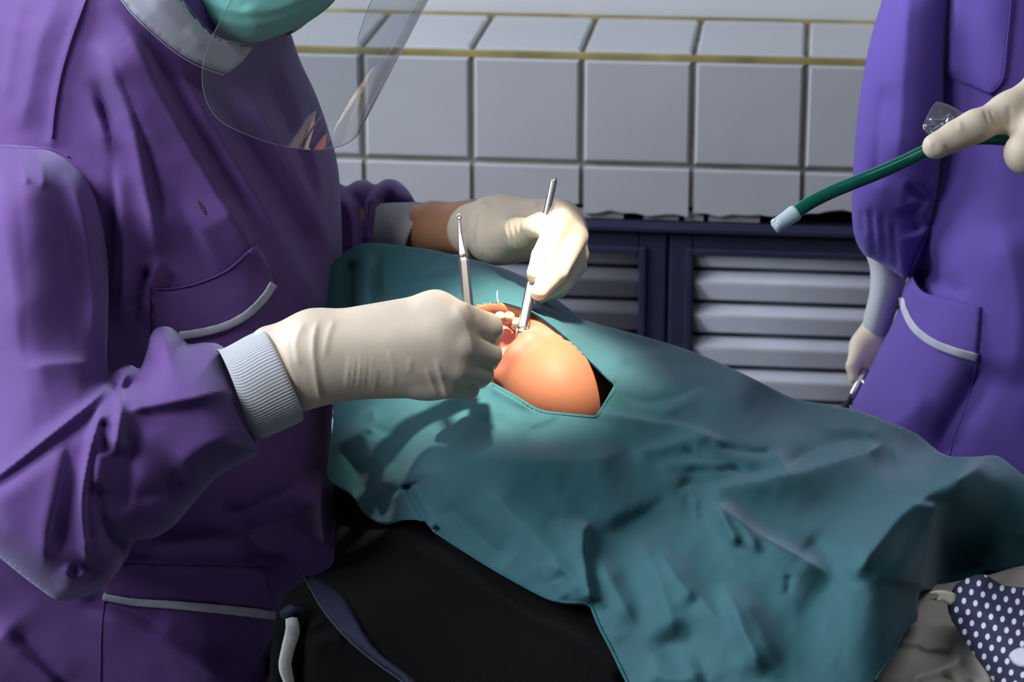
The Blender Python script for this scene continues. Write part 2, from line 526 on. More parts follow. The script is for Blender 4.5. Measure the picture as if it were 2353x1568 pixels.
M['mask'] = mat('green_mask', (.16, .46, .38, 1), rough=.8, spec=.2, bump=.5, bscale=420, bdist=.0006, vary=.05)
M['latex'] = mat('cream_latex', (.82, .67, .50, 1), rough=.5, spec=.35, sss=.15, sss_r=(1, .7, .4), bump=.15, bscale=120, bdist=.0012, vary=.05, vscale=30)
M['skin'] = mat('skin', (.55, .26, .13, 1), rough=.5, sss=.15, bump=.15, bscale=700, bdist=.0004)
M['face'] = mat('patient_skin', (.60, .25, .115, 1), rough=.6, spec=.25, sss=.25, bump=.12, bscale=800, bdist=.0003, attr='Col')
M['hair'] = mat('black_hair', (.012, .009, .008, 1), rough=.45)
M['drape'] = mat('teal_drape_cotton', (.032, .118, .132, 1), rough=.75, spec=.3, sheen=.35, sheen_tint=(.70, .80, 1, 1), bump=.25, bscale=1100, bdist=.0005, vary=.06, vscale=8)
M['hem'] = mat('teal_hem', (.022, .125, .135, 1), rough=.85, sheen=.3, sheen_tint=(.62, .78, 1, 1), bump=.6, bscale=900, bdist=.0008)
M['black'] = mat('black_fleece', (.0065, .0062, .006, 1), rough=.95, spec=.08, sheen=.04, bump=.9, bscale=900, bdist=.0012)
M['navytape'] = mat('navy_zip_tape', (.016, .020, .05, 1), rough=.8, bump=.4, bscale=900)
M['cord'] = mat('white_cord', (.62, .60, .56, 1), rough=.85, bump=.5, bscale=900)
M['metal'] = mat('steel', (.62, .60, .57, 1), rough=.34, metal=1)
M['metal2'] = mat('satin_steel', (.72, .71, .69, 1), rough=.32, metal=1)
M['tubegreen'] = mat('green_tube', (.004, .125, .085, 1), rough=.12, spec=.6, coat=.3)
M['tip'] = mat('milky_tip', (.62, .75, .76, 1), rough=.35, sss=.4, sss_r=(1, 1, 1))
M['wrap'] = clear_mat('clear_wrap', (.93, .93, .96, 1), .12, .16, haze=.08)
M['visor'] = clear_mat('clear_visor', (.86, .87, .88, 1), .012, .085, haze=.035, haze_col=(.6, .62, .66, 1))
M['rim'] = mat('visor_cut_edge', (.22, .23, .26, 1), rough=.3, spec=.6)
M['hose'] = mat('grey_hose', (.10, .14, .14, 1), rough=.4)
M['cream'] = mat('cream_cotton', (.74, .66, .56, 1), rough=.9, bump=.5, bscale=500, vary=.12, vscale=25)
M['gum'] = mat('wet_mouth', (.72, .20, .155, 1), rough=.22, spec=.6, sss=.3, vary=.1, vscale=60)
M['tooth'] = mat('tooth', (.82, .68, .42, 1), rough=.2, spec=.6, sss=.2)
M['vinyl'] = mat('chair_vinyl', (.03, .03, .035, 1), rough=.4)
M['stain'] = mat('brown_stain', (.085, .026, .07, 1), rough=.9)
M['button'] = mat('cream_button', (.5, .45, .32, 1), rough=.4)

def dots_mat():
    m = bpy.data.materials.new('polka_dots'); m.use_nodes = True
    nt = m.node_tree; N = nt.nodes; L = nt.links; b = N['Principled BSDF']; b.inputs['Roughness'].default_value = .8
    uv = N.new('ShaderNodeUVMap'); uv.uv_map = 'UVMap'; rs = []
    for off in (0.0, .5):
        ad = N.new('ShaderNodeVectorMath'); ad.operation = 'ADD'; ad.inputs[1].default_value = (off, off, 0)
        fr = N.new('ShaderNodeVectorMath'); fr.operation = 'FRACTION'
        sb = N.new('ShaderNodeVectorMath'); sb.operation = 'SUBTRACT'; sb.inputs[1].default_value = (.5, .5, 0)
        ml = N.new('ShaderNodeVectorMath'); ml.operation = 'MULTIPLY'; ml.inputs[1].default_value = (1, 1.25, 0)
        ln = N.new('ShaderNodeVectorMath'); ln.operation = 'LENGTH'
        L.new(uv.outputs[0], ad.inputs[0]); L.new(ad.outputs[0], fr.inputs[0]); L.new(fr.outputs[0], sb.inputs[0])
        L.new(sb.outputs[0], ml.inputs[0]); L.new(ml.outputs[0], ln.inputs[0]); rs.append(ln.outputs['Value'])
    mn = N.new('ShaderNodeMath'); mn.operation = 'MINIMUM'; L.new(rs[0], mn.inputs[0]); L.new(rs[1], mn.inputs[1])
    rp = N.new('ShaderNodeValToRGB'); rp.color_ramp.elements[0].position = .17; rp.color_ramp.elements[1].position = .21
    rp.color_ramp.elements[0].color = (.62, .63, .72, 1); rp.color_ramp.elements[1].color = (.016, .014, .05, 1)
    L.new(mn.outputs[0], rp.inputs[0]); L.new(rp.outputs[0], b.inputs['Base Color'])
    return m
M['dots'] = dots_mat()

# ================================================================== the room
YF, ZT, PT = 3.405, .900, .1466            # tiled front, ledge height, tile pitch
X0 = -.435-PT*11; NX = 26
XA, XB = X0, X0+PT*NX
wall = boxes('wall_back', [(XA-.5, XB+.5, YF+.242, YF+.34, 0, 2.6)], M['wallpaint']); structure(wall, 'plain white wall rising behind the tiled ledge', 'wall')
fl = boxes('floor', [(-2.4, 2.6, -.4, YF+.242, -.04, 0)], M['floor']); structure(fl, 'pale vinyl floor under the dental chair', 'floor')

def tiles(rects, axis, th=.006):
    """glazed tiles with eased edges in one mesh: rects (u0,u1,v0,v1) on the front (x,z) or the ledge (x,y)"""
    V, Fc = [], []
    for (u0, u1, v0, v1) in rects:
        e = .0035; n = len(V)
        for (i, h) in ((0, 0), (0, th*.55), (e, th)):
            for (u, v) in ((u0+i, v0+i), (u1-i, v0+i), (u1-i, v1-i), (u0+i, v1-i)):
                V.append((u, YF-h, v) if axis == 'f' else (u, v, ZT+h))
        for l in (0, 4):
            for a in range(4):
                b = (a+1) % 4; q = (n+l+a, n+l+b, n+l+4+b, n+l+4+a); Fc.append(q)
        Fc.append((n+8, n+9, n+10, n+11))
    return V, Fc

counter = empty('tiled_counter', ((XA+XB)/2, YF+.12, .66))
tag(counter, 'white tiled ledge with stained grout running along the back wall', 'tiled ledge')
g = .0034
boxes('grout_bed', [(XA, XB, YF, YF+.24, .697, ZT)], M['grout'], counter)
rs = []; rng = random.Random(3)
for i in range(NX):
    x = XA+PT*i
    rs.append((x+g, x+PT-g, ZT-PT+g, ZT-.006))
V, Fc = tiles(rs, 'f')
# the cut row below, broken along its foot
for i in range(NX):
    x = XA+PT*i; u0, u1 = x+g, x+PT-g; top = ZT-PT-g; k = 9; n = len(V)
    base = .692+.006*math.sin(i*1.9)
    for j in range(k):
        u = u0+(u1-u0)*j/(k-1); zb = base+rng.uniform(-.0035, .0035)
        V += [(u, YF, top), (u, YF-.006, top-.003), (u, YF-.006, zb), (u, YF+.004, zb-.001)]
    for j in range(k-1):
        a = n+4*j; b = a+4
        for s in range(3): Fc.append((a+s, a+s+1, b+s+1, b+s))
    Fc.append((n+0, n+1, n+2, n+3)); Fc.append(tuple(n+4*(k-1)+s for s in (3, 2, 1, 0)))
o = obj('front_tiles', V, Fc, M['tile'], counter, smooth=False); fix_normals(o)
rs = []
for i in range(NX):
    x = XA+PT*i; rs += [(x+g, x+PT-g, YF+.004, YF+.196), (x+g, x+PT-g, YF+.199, YF+.224)]
V, Fc = tiles(rs, 'l')
o = obj('ledge_tiles', V, Fc, M['tile'], counter, smooth=False); fix_normals(o)
boxes('grout_strip', [(XA, XB, YF+.226, YF+.2405, ZT-.01, ZT+.007)], M['grout_yellow'], counter, .002)
boxes('grout_edge', [(XA, XB, YF-.0035, YF+.004, ZT-.0065, ZT+.003)], M['grout_yellow'], counter, .0015)
# packing slips in the gap under the cut row
V = []
for (a, b) in ((-.30, -.232), (-.205, -.158), (-.15, -.125), (-.118, -.05)): V.append((a, b, YF+.004, YF+.03, .677, .690))
boxes('packing_slips', V, M['tile'], counter)
boxes('gap_shadow_bed', [(XA, XB, YF+.03, YF+.2, .6775, .696)], M['gap_shade'], counter)  # dark filler, paints the shade of the open gap below the tiles

# louvred cabinet below it
def onF(px, py, Y=YF+.005):
    r = FWD+((px-W/2)/F)*RIGHT-((py-H/2)/F)*UP
    q = CAM+r*(Y/r[1]); return q[0], q[2]
cab = empty('louvred_cabinet', (-.1, YF+.12, 0))
tag(cab, 'navy cabinet with grey louvred doors beneath the tiled ledge', 'cabinet')
xs = onF(1535, 600)[0]; xl1 = onF(1468, 650)[0]; xr0 = onF(1592, 650)[0]; ztop = .676; zp = onF(1700, 588)[1]; zr = onF(1700, 535)[1]
boxes('carcass', [(XA, XB, YF+.03, YF+.235, 0.0, ztop-.001)], M['navy'], cab)
boxes('top_rail', [(XA, XB, YF-.004, YF+.03, zr, ztop), (XA, XB, YF-.012, YF+.03, zr+.001, min(zr+.011, ztop-.001))], M['navy'], cab, .003)
DWID = .62
def louvre_door(x0, x1, pl, pr):
    z0, z1 = .08, zr-.003
    d = empty('door', ((x0+x1)/2, YF, z0)); d.parent = cab; d.matrix_parent_inverse = Matrix.Translation(-Vector(cab.location))
    boxes('door_frame', [(x0, pl, YF+.002, YF+.03, z0, z1), (pr, x1, YF+.002, YF+.03, z0, z1), (pl, pr, YF+.002, YF+.03, zp, z1), (pl, pr, YF+.002, YF+.03, z0, z0+.06)], M['navy'], None, .003)
    fr = bpy.data.objects['door_frame'] if False else COL.objects[-1]
    fr.parent = d; fr.matrix_parent_inverse = Matrix.Translation(-Vector(d.location)) @ Matrix.Translation(Vector((0, 0, 0)))
    boxes('bead', [(pl-.010, pl, YF-.004, YF+.004, z0+.05, zp+.010), (pr, pr+.010, YF-.004, YF+.004, z0+.05, zp+.010), (pl, pr, YF-.004, YF+.004, zp, zp+.010)], M['navy'], None, .002)
    b2 = COL.objects[-1]; b2.parent = d; b2.matrix_parent_inverse = Matrix.Translation(-Vector(d.location))
    prof = [(.004, .0), (.004, -.006), (.0055, -.014), (.010, -.024), (.016, -.034), (.020, -.042), (.022, -.047)]
    V, Fc = [], []; z = zp+.020; pitch = .0462
    while z > z0+.06:
        n = len(V)
        pr_ = [(.024, .001), (.012, .0)]+[(.010-.011*math.sin(min(1, t*3.0)*math.pi/2)+.009*max(0, t-.3)/.7, -.001-.0375*t) for t in np.linspace(0, 1, 14)]+[(.024, -.0392), (.024, -.047)]
        for x in (pl, pr):
            for (yy, zz) in pr_: V.append((x, YF+yy+.002, min(z+zz, zp+.001)))
        k = len(pr_)
        for a in range(k-1): Fc.append((n+a, n+a+1, n+k+a+1, n+k+a))
        z -= pitch
    o = obj('louvre_panel', V, Fc, M['slat'], None); fix_normals(o)
    o.parent = d; o.matrix_parent_inverse = Matrix.Translation(-Vector(d.location))
    s = o.modifiers.new('thickness', 'SOLIDIFY'); s.thickness = .0015; s.offset = -1
    return d
louvre_door(xs-DWID, xs-.0015, xs-DWID+.06, xl1)
louvre_door(xs+.0015, xs+DWID, xr0, xs+DWID-.06)

# ================================================================== dental chair (under everything, out of sight)
ch_o = P(1500, 1250, 2.25); 
def on_z(px, py, z):
    r = FWD+((px-W/2)/F)*RIGHT-((py-H/2)/F)*UP; return CAM+r*((z-CAM[2])/r[2])

# ================================================================== the seated dentist
dentist = empty('person', (-.30, 2.20, 0))
tag(dentist, 'seated person in purple gown, green mask and clear visor with both gloved hands working', 'person')

# gown, trunk
torso_out = [(-260, 1750), (-260, 1750), (-260, 100), (-160, -160), (0, -270), (200, -310), (400, -290), (560, -150), (640, 0), (668, 75), (690, 140), (725, 215), (755, 300),
             (776, 380), (783, 470), (786, 560), (786, 640), (782, 720), (775, 800), (768, 900), (762, 1000), (768, 1080), (796, 1150), (812, 1230), (806, 1288),
             (755, 1322), (700, 1345), (645, 1415), (622, 1500), (618, 1620), (620, 1750), (620, 1750)]
torso_base = RBF([(-200, -100, 2.54), (0, 150, 2.435), (120, 100, 2.385), (-200, 1600, 2.45), (300, 0, 2.36), (640, 20, 2.42), (700, 200, 2.44), (780, 500, 2.44), (780, 900, 2.42), (300, 700, 2.38), (620, 1600, 2.43), (800, 1250, 2.40), (200, 1600, 2.45), (450, 1200, 2.40)])
torso_folds = [
    # shoulder seam, yoke light side
    ([(205, -20), (165, 85), (140, 170), (125, 250), (118, 325)], 10, 14, 3.0, 0, 1.3),
    ([(150, -40), (95, 80), (70, 200), (40, 320)], 40, 40, 6),
    ([(60, -40), (30, 100), (10, 250)], 26, 26, 4),
    # long diagonal folds from the shoulder to the chest front
    ([(190, 85), (250, 140), (300, 260), (330, 400), (352, 520), (360, 620)], 26, 46, 15),
    ([(235, 110), (285, 200), (330, 330), (362, 470), (372, 560)], 22, 22, -9),
    ([(200, 200), (250, 330), (275, 480), (280, 640), (275, 760)], 22, 30, 13),
    ([(215, 160), (240, 260), (262, 400), (258, 560), (250, 700)], 18, 22, -10),
    ([(255, 20), (310, 100), (370, 220), (440, 350), (510, 470), (575, 565), (650, 660)], 70, 20, 12),
    ([(330, 100), (400, 220), (480, 350), (550, 460), (610, 545)], 20, 20, -5),
    ([(385, 130), (470, 260), (550, 390), (630, 520), (700, 640), (765, 745)], 66, 18, 11),
    ([(440, 160), (520, 270), (600, 390), (680, 520), (740, 640)], 24, 26, -8),
    ([(540, 180), (600, 270), (660, 370), (720, 480), (770, 600)], 22, 40, 9),
    ([(630, 110), (660, 180), (700, 290), (730, 400), (750, 500)], 20, 26, 7),
    ([(590, 160), (640, 240), (690, 350), (735, 470)], 16, 18, -6),
    # bulge behind the pocket, tuck at its top
    ([(370, 590), (350, 640), (330, 690), (322, 730)], 14, 14, 9), ([(345, 610), (325, 660), (312, 720)], 10, 10, -8),
    ([(440, 540), (500, 510), (560, 470)], 60, 60, 8),
    # under the arm and lap
    ([(300, 1265), (420, 1245), (560, 1225), (700, 1160), (760, 1080)], 40, 50, 14),
    ([(480, 1190), (580, 1170), (680, 1120), (740, 1040)], 22, 22, -7),
    ([(600, 1240), (560, 1215), (600, 1265), (700, 1280)], 20, 20, -7),
    ([(270, 1290), (420, 1296), (600, 1300)], 8, 12, 3.5, .1),
    ([(612, 1300), (620, 1350), (632, 1410)], 10, 14, 5),
    ([(180, 1400), (320, 1450), (450, 1520), (560, 1600)], 34, 34, 8), ([(180, 1370), (290, 1400), (390, 1450)], 20, 20, -6),
    ([(-40, 1440), (60, 1510), (160, 1600)], 30, 30, 8), ([(20, 1440), (120, 1540), (180, 1620)], 22, 22, -7),
    ([(480, 1470), (560, 1540), (620, 1600)], 18, 20, -6),
]
ST = Surf(torso_out, torso_base, .135, 250, torso_folds, 8, 1.9, 2.4, 3)
gown = relief('gown', ST, M['gown'], dentist, back=.9)

def seam(name, pts, S, parent, w=3.0, m=None, lift=.0001, thick=.0012):
    return strip(name, pts, w, S, m or parent.data.materials[0], parent, lift, thick, 8)
strip('shoulder_seam', [(207, -30), (166, 85), (141, 170), (126, 250), (119, 318)], 5, ST, M['gown'], gown, .0004, .0016)
# breast pocket with white piping
pk = [(348, 662), (348, 662), (390, 662), (450, 650), (520, 620), (568, 578), (588, 560), (588, 560), (606, 585), (630, 648), (630, 648), (610, 682), (570, 722), (520, 750), (470, 764), (420, 772), (420, 772), (350, 774), (350, 774)]
SP = Surf(pk, lambda X, Y: ST(X, Y)-.0022, .0018, 8, (), 8)
relief('pocket', SP, M['gown'], gown, step=8)
strip('piping', [(412, 772), (470, 763), (520, 749), (568, 723), (608, 684), (629, 652)], 19, SP, M['piping'], gown, .0016, .0018, 6, wob=.06)
strip('pocket_hem', [(350, 664), (392, 664), (452, 652), (522, 622), (570, 580)], 4, SP, M['gown'], gown, .0006, .0012)
pk2 = [(232, 1295), (232, 1295), (420, 1300), (606, 1305), (606, 1305), (632, 1408), (632, 1408), (520, 1395), (400, 1384), (300, 1378), (238, 1364), (238, 1364)]
SP2 = Surf(pk2, lambda X, Y: ST(X, Y)-.0022, .0018, 8, (), 9)
relief('pocket', SP2, M['gown'], gown, step=9)
strip('piping', [(236, 1372), (300, 1384), (400, 1391), (520, 1402), (634, 1415)], [16, 18, 20, 21], SP2, M['piping'], gown, .0016, .0018, 6, wob=.05)
strip('side_seam', [(240, 1380), (233, 1440), (231, 1500), (229, 1600)], 4, ST, M['gown'], gown, .0003, .0014)
strip('stain', [(455, 462), (465, 477), (474, 494)], [4, 11, 5], ST, M['stain'], gown, .0002, .0002, 4)

# near sleeve (wrinkled, hanging at the elbow)
sl_out = [(-280, 500), (-220, 350), (-100, 328), (0, 325), (60, 328), (118, 333), (165, 354), (203, 400), (230, 480), (243, 560), (249, 640), (248, 740), (246, 830), (252, 860),
          (276, 846), (300, 839), (322, 846), (338, 805), (346, 772), (362, 753), (390, 752), (414, 770), (432, 790), (465, 788), (495, 789), (517, 800), (517, 800), (531, 850), (547, 905), (572, 985),
          (600, 1037), (600, 1037), (555, 1066), (500, 1096), (450, 1150), (402, 1206), (355, 1236), (310, 1246), (292, 1282), (265, 1322), (222, 1360), (165, 1381), (128, 1378), (92, 1355),
          (48, 1322), (0, 1283), (-60, 1240), (-200, 1130), (-280, 900)]
sl_base = RBF([(-200, 400, 2.42), (60, 335, 2.295), (160, 350, 2.30), (60, 430, 2.225), (215, 420, 2.28), (240, 640, 2.25), (60, 700, 2.17), (-200, 900, 2.30), (-40, 700, 2.215), (0, 1100, 2.08), (150, 1300, 2.06), (250, 870, 2.16), (350, 780, 2.17),
               (350, 1000, 2.09), (500, 800, 2.165), (560, 920, 2.125), (590, 1030, 2.12), (400, 1150, 2.10), (300, 1240, 2.08), (160, 1380, 2.08)])
sl_folds = [
    ([(60, 335), (40, 420), (50, 560), (60, 700), (55, 850)], 60, 30, -2, .1),
    ([(15, 360), (5, 480), (25, 640), (40, 780), (60, 900), (85, 1000)], 60, 44, 6, .15),
    ([(140, 380), (180, 460), (202, 560), (212, 680), (216, 800)], 18, 50, 9),
    ([(110, 360), (140, 460), (165, 600), (175, 740), (180, 830)], 34, 34, -4),
    ([(40, 345), (55, 380), (62, 430)], 9, 9, 4), ([(80, 345), (95, 390), (100, 440)], 9, 9, 3),
    # crook of the elbow
    ([(40, 852), (120, 838), (190, 836), (242, 852)], 60, 18, 7, .3, 1.4),
    ([(252, 872), (215, 920), (160, 965), (90, 1020), (20, 1075), (-60, 1130)], 10, 60, 15, .12, 1.2),
    ([(262, 890), (225, 940), (165, 990), (90, 1045), (0, 1110), (-80, 1160)], 26, 20, -10, .12),
    ([(246, 905), (222, 985), (200, 1070), (188, 1160), (195, 1250), (206, 1308)], 12, 36, 14, .15, 1.5),
    ([(160, 1000), (150, 1090), (130, 1190), (115, 1290)], 14, 30, -9),
    ([(160, 1010), (140, 1120), (110, 1220), (95, 1320)], 30, 18, 7),
    ([(228, 990), (210, 1080), (205, 1180), (214, 1290)], 22, 10, -9),
    ([(278, 880), (276, 950), (270, 1010), (262, 1050)], 14, 26, 14, .25, 1.5),
    ([(240, 960), (232, 1000), (240, 1050)], 14, 14, -8),
    ([(252, 870), (262, 852), (285, 850), (282, 880), (262, 905)], 7, 7, 9),
    ([(270, 878), (258, 900)], 9, 9, -8),
    # forearm
    ([(330, 800), (345, 838), (330, 866), (300, 880), (284, 920)], 14, 22, -9),
    ([(344, 770), (352, 810), (342, 845), (318, 868)], 12, 12, 5),
    ([(284, 946), (340, 935), (420, 920), (500, 905), (566, 897)], 16, 70, 11, .14, 1.3),
    ([(292, 965), (300, 1050), (290, 1140), (262, 1200)], 34, 16, -6),
    ([(400, 1090), (450, 1040), (520, 1000), (580, 985)], 40, 46, 6),
    ([(300, 1150), (370, 1130), (440, 1090)], 24, 24, -4),
    ([(556, 990), (566, 1000), (598, 1035)], 8, 14, 5, 0),
    ([(222, 1100), (232, 1190), (262, 1244), (310, 1252)], 18, 18, -8),
    ([(206, 1312), (170, 1330), (140, 1300)], 12, 20, 7), ([(120, 1346), (180, 1352), (240, 1318), (282, 1262)], 16, 20, 6),
]
SS = Surf(sl_out, sl_base, .062, 95, sl_folds, 6, 1.7, 1.5, 5)
relief('sleeve', SS, M['gown'], gown, back=1.0)
strip('sleeve_seam', [(-20, 336), (60, 339), (116, 343), (160, 362)], 4, lambda X, Y: np.minimum(ST(X, Y), SS(X, Y)), M['gown'], gown, .0002, .001)

# ribbed cuff
ribs = lambda n, a: (lambda th, t: a*np.abs(np.sin(th*n/2)))
loft('cuff', [((535, 905, 2.118), (36, 100, 0), (-10, 0, .038)), ((556, 905, 2.116), (38, 104, 0), (-12, 0, .040)), ((610, 880, 2.112), (42, 106, 0), (-10, 2, .040)), ((646, 864, 2.108), (45, 104, 0), (-8, 2, .038)), ((652, 861, 2.108), (44, 100, 0), (-8, 2, .034))],
     M['rib'], gown, n=520, caps=(False, True), disp=ribs(92, .018), sub=5)

# far sleeve bunched behind the trunk, its cuff
fs_out = [(700, 470), (745, 425), (772, 418), (795, 428), (818, 416), (842, 414), (862, 424), (886, 412), (912, 415), (936, 435), (958, 470), (958, 470), (925, 476), (886, 477), (874, 515), (866, 560), (850, 600), (800, 640), (700, 640)]
fs_base = RBF([(700, 470, 2.52), (800, 420, 2.53), (950, 460, 2.50), (870, 600, 2.47), (720, 620, 2.50)])
FSf = [([(776, 440), (800, 480), (812, 540), (806, 600)], 12, 18, 8), ([(800, 432), (826, 470), (834, 530), (828, 590)], 10, 12, -8),
       ([(884, 414), (856, 450), (848, 510), (842, 580)], 12, 16, 9), ([(868, 424), (838, 460), (826, 520)], 8, 10, -6), ([(905, 440), (890, 452), (884, 474)], 16, 16, -8), ([(938, 440), (946, 462)], 10, 12, 6)]
SFs = Surf(fs_out, fs_base, .05, 60, FSf, 6, 1.6)
relief('sleeve', SFs, M['gown'], gown, back=1.0)
loft('cuff', [((862, 532, 2.48), (-4, 62, 0), (6, 0, .030)), ((890, 530, 2.47), (-6, 63, 0), (8, 0, .031)), ((940, 528, 2.45), (-18, 62, 0), (20, -2, .031)), ((966, 528, 2.442), (-27, 60, 0), (26, -2, .0305))],
     M['rib'], gown, n=360, caps=(False, False), disp=ribs(76, .02), sub=4)
cu = COL.objects[-1]; s_ = cu.modifiers.new('thickness', 'SOLIDIFY'); s_.thickness = .0025; s_.offset = -1

# collar
co = [(180, -120), (262, -30), (300, 25), (345, 68), (400, 114), (455, 147), (521, 170), (521, 170), (552, 146), (585, 106), (585, 106), (545, 97), (500, 84), (462, 50), (430, 12), (400, -30), (360, -80), (320, -140), (250, -160)]
SCo = Surf(co, lambda X, Y: np.minimum(ST(X, Y), 2.30)-.008-.018*np.clip((X-260)/300, 0, 1), .006, 14, [([(330, -20), (420, 70), (520, 120)], 30, 30, 3), ([(430, 60), (470, 110)], 12, 12, 2)], 8)
relief('collar', SCo, M['collar'], gown, back=1.0)
strip('collar_stitching', [(262, -22), (303, 31), (347, 74), (402, 120), (456, 152), (515, 173)], 3, SCo, M['collar'], gown, .0002, .0008)
strip('collar_stitching', [(408, -14), (434, 22), (466, 58), (503, 91), (545, 104), (578, 107)], 4, SCo, M['hair'], gown, -.002, .0008)
# button far down the chest front
bq = P(734, 360, 2.392)
tube('button', [bq-RIGHT*.003, bq-RIGHT*.001, bq+RIGHT*.003], [.005, .007, .006], M['button'], gown, 20)

# body under the clothes
B = [cone((330, 1500, 2.42, 260), (360, 900, 2.42, 250), .05), cone((360, 900, 2.42, 250), (330, 250, 2.40, 240), .05), cone((130, 120, 2.36, 130), (470, 90, 2.46, 130), .05),
     cone((400, 30, 2.40, 140), (505, -120, 2.36, 125), .04), ell((560, -190, 2.34), 215, 290, .092, .03, ang=-16),
     cone((665, -135, 2.29, 26), (655, -185, 2.28, 18), .012)]
B += chain([(60, 420, 2.26, 100), (20, 1100, 2.16, 80), (400, 970, 2.13, 66), (560, 895, 2.12, 62), (660, 855, 2.11, 62)], .03)
B += chain([(520, 170, 2.50, 90), (740, 520, 2.54, 60), (860, 526, 2.485, 48), (1000, 526, 2.428, 54), (1085, 524, 2.395, 56), (1130, 520, 2.38, 50)], .02)
hip = P(330, 1550, 2.50); legs = []
for s in (-1, 1):
    h0 = hip+np.array([0, s*.075, 0]); kn = np.array([hip[0]+.40, hip[1]+s*.09+.02, .50]); an = np.array([hip[0]+.36, hip[1]+s*.10+.02, .09]); toe = np.array([hip[0]+.52, hip[1]+s*.12+.02, .035])
    legs += [('c', (h0, kn, .072, .055), .04, '+'), ('c', (kn, an, .055, .038), .02, '+'), ('c', (an-np.array([.03, 0, .045]), toe, .042, .034), .02, '+')]
body('body', B+legs, .009, M['skin'], dentist, 6, under=(ST, SS), gap=.024)
body('trousers', [('c', (a[1][0], a[1][1], a[1][2]+.02, a[1][3]+.022), .03, '+') for a in legs if a[1][2] > .043], .010, M['gown'], dentist, 5, under=(ST,))
# hair above the frame
hq = [ell((520, -260, 2.36), 225, 250, .105, .03, ang=-16), ell((420, -200, 2.37), 120, 170, .08, .03)]
body('hair', hq, .008, M['hair'], dentist, 4)

# mask with pleats
mk = [(395, -230), (408, -90), (414, -40), (440, 8), (474, 52), (505, 80), (545, 94), (592, 97), (640, 82), (692, 60), (742, 28), (775, -6), (800, -60), (800, -140), (770, -220), (690, -260), (560, -280), (450, -260)]
SMk = Surf(mk, RBF([(400, -100, 2.30), (780, -60, 2.27), (590, 90, 2.27), (600, -250, 2.27)]), .055, 150,
           [([(420, -30), (520, 24), (640, 20), (760, -40)], 8, 22, 4), ([(450, 20), (540, 58), (640, 48), (740, 0)], 7, 20, 3.5), ([(410, -90), (520, -40), (660, -50), (790, -110)], 8, 22, 4), ([(560, 10), (600, 90)], 24, 30, 4)], 8)
relief('mask', SMk, M['mask'], dentist, back=.3)

# clear visor: a bent sheet round the face
def visor():
    R = 280.0; ax = np.array([-.461, .887]); nr = np.array([.887, .461]); O = np.array([985.0, 0.0]); D0 = 2.165
    Rm = R*D0/F; V = []; Fc = []; nphi = 120; ns = 40
    ph = np.linspace(math.radians(-116), math.radians(54), nphi)
    for i, a in enumerate(ph):
        # rounded lower corners
        s_end = 337+130*0; e0 = (a-ph[0])/(ph[-1]-ph[0]); c = min(e0, 1-e0)/.16
        cut = 0 if c >= 1 else 150*(1-math.sqrt(max(0, 1-(1-c)**2)))
        for j in range(ns):
            s = -420+(s_end-cut+420)*j/(ns-1)
            n = R*(math.cos(a)-1); dd = math.sin(a)
            t = s-133*dd
            q = O+ax*t+nr*n
            V.append(P(q[0], q[1], D0+Rm*dd*.88+s/F*D0*.30))
    for i in range(nphi-1):
        for j in range(ns-1):
            k = i*ns+j; Fc.append((k, k+1, k+ns+1, k+ns))
    V = np.array(V); o = obj('face_shield', V, Fc, M['visor'], dentist)
    g = V.reshape(nphi, ns, 3); rim = np.concatenate([g[0, :-1], g[:, -1], g[-1, ::-1][1:]])[::2]
    tube('visor_edge', rim, [.0003]*len(rim), M['rim'], o, 6)
    return o
visor()
# headband that carries the visor, above the frame
hb = [P(560+260*math.cos(t), -330+80*math.sin(t), 2.30+.10*math.sin(t)) for t in np.linspace(-.5, 3.6, 24)]
tube('headband', hb, [.009]*24, M['vinyl'], dentist, 12)

# near gloved hand, knuckles towards the right, holding the curette
G1 = []
G1 += [cone((622, 800, 2.11, 52), (720, 770, 2.105, 46)), cone((640, 850, 2.10, 60), (720, 825, 2.095, 56), .02), cone((672, 905, 2.11, 48), (745, 868, 2.105, 44), .02)]
G1 += [cone((720, 768, 2.105, 46), (1000, 724, 2.088, 51), .02), cone((720, 805, 2.09, 50), (1020, 775, 2.072, 48), .02), cone((720, 846, 2.09, 50), (1015, 828, 2.076, 46), .02), cone((730, 872, 2.105, 42), (985, 873, 2.09, 42), .02)]
G1 += chain([(1000, 722, 2.088, 50), (1060, 735, 2.072, 40), (1122, 752, 2.082, 33), (1128, 765, 2.115, 29), (1118, 790, 2.145, 24)], .0015, .010)
G1 += chain([(1010, 780, 2.076, 44), (1066, 798, 2.066, 33), (1124, 815, 2.085, 30), (1120, 828, 2.115, 27), (1085, 835, 2.14, 24)], .0012, .009)
G1 += chain([(1005, 830, 2.080, 42), (1056, 845, 2.072, 31), (1107, 859, 2.090, 28), (1100, 868, 2.118, 26), (1065, 870, 2.14, 23)], .0012, .009)
G1 += chain([(980, 875, 2.09, 40), (1030, 886, 2.083, 31), (1076, 893, 2.100, 26), (1068, 896, 2.125, 23), (1035, 890, 2.145, 21)], .0012, .009)
G1 += chain([(760, 770, 2.13, 44), (950, 730, 2.155, 34), (1060, 728, 2.150, 26), (1100, 745, 2.152, 20)], .01, .02)
gf = []
for x, a in ((800, 2.2), (812, 2.2), (826, 2.5), (838, 2.0), (853, 1.4)):
    gf.append(([(x+6, 800), (x, 860), (x-6, 908)], 4, 4, a*.62, .5))
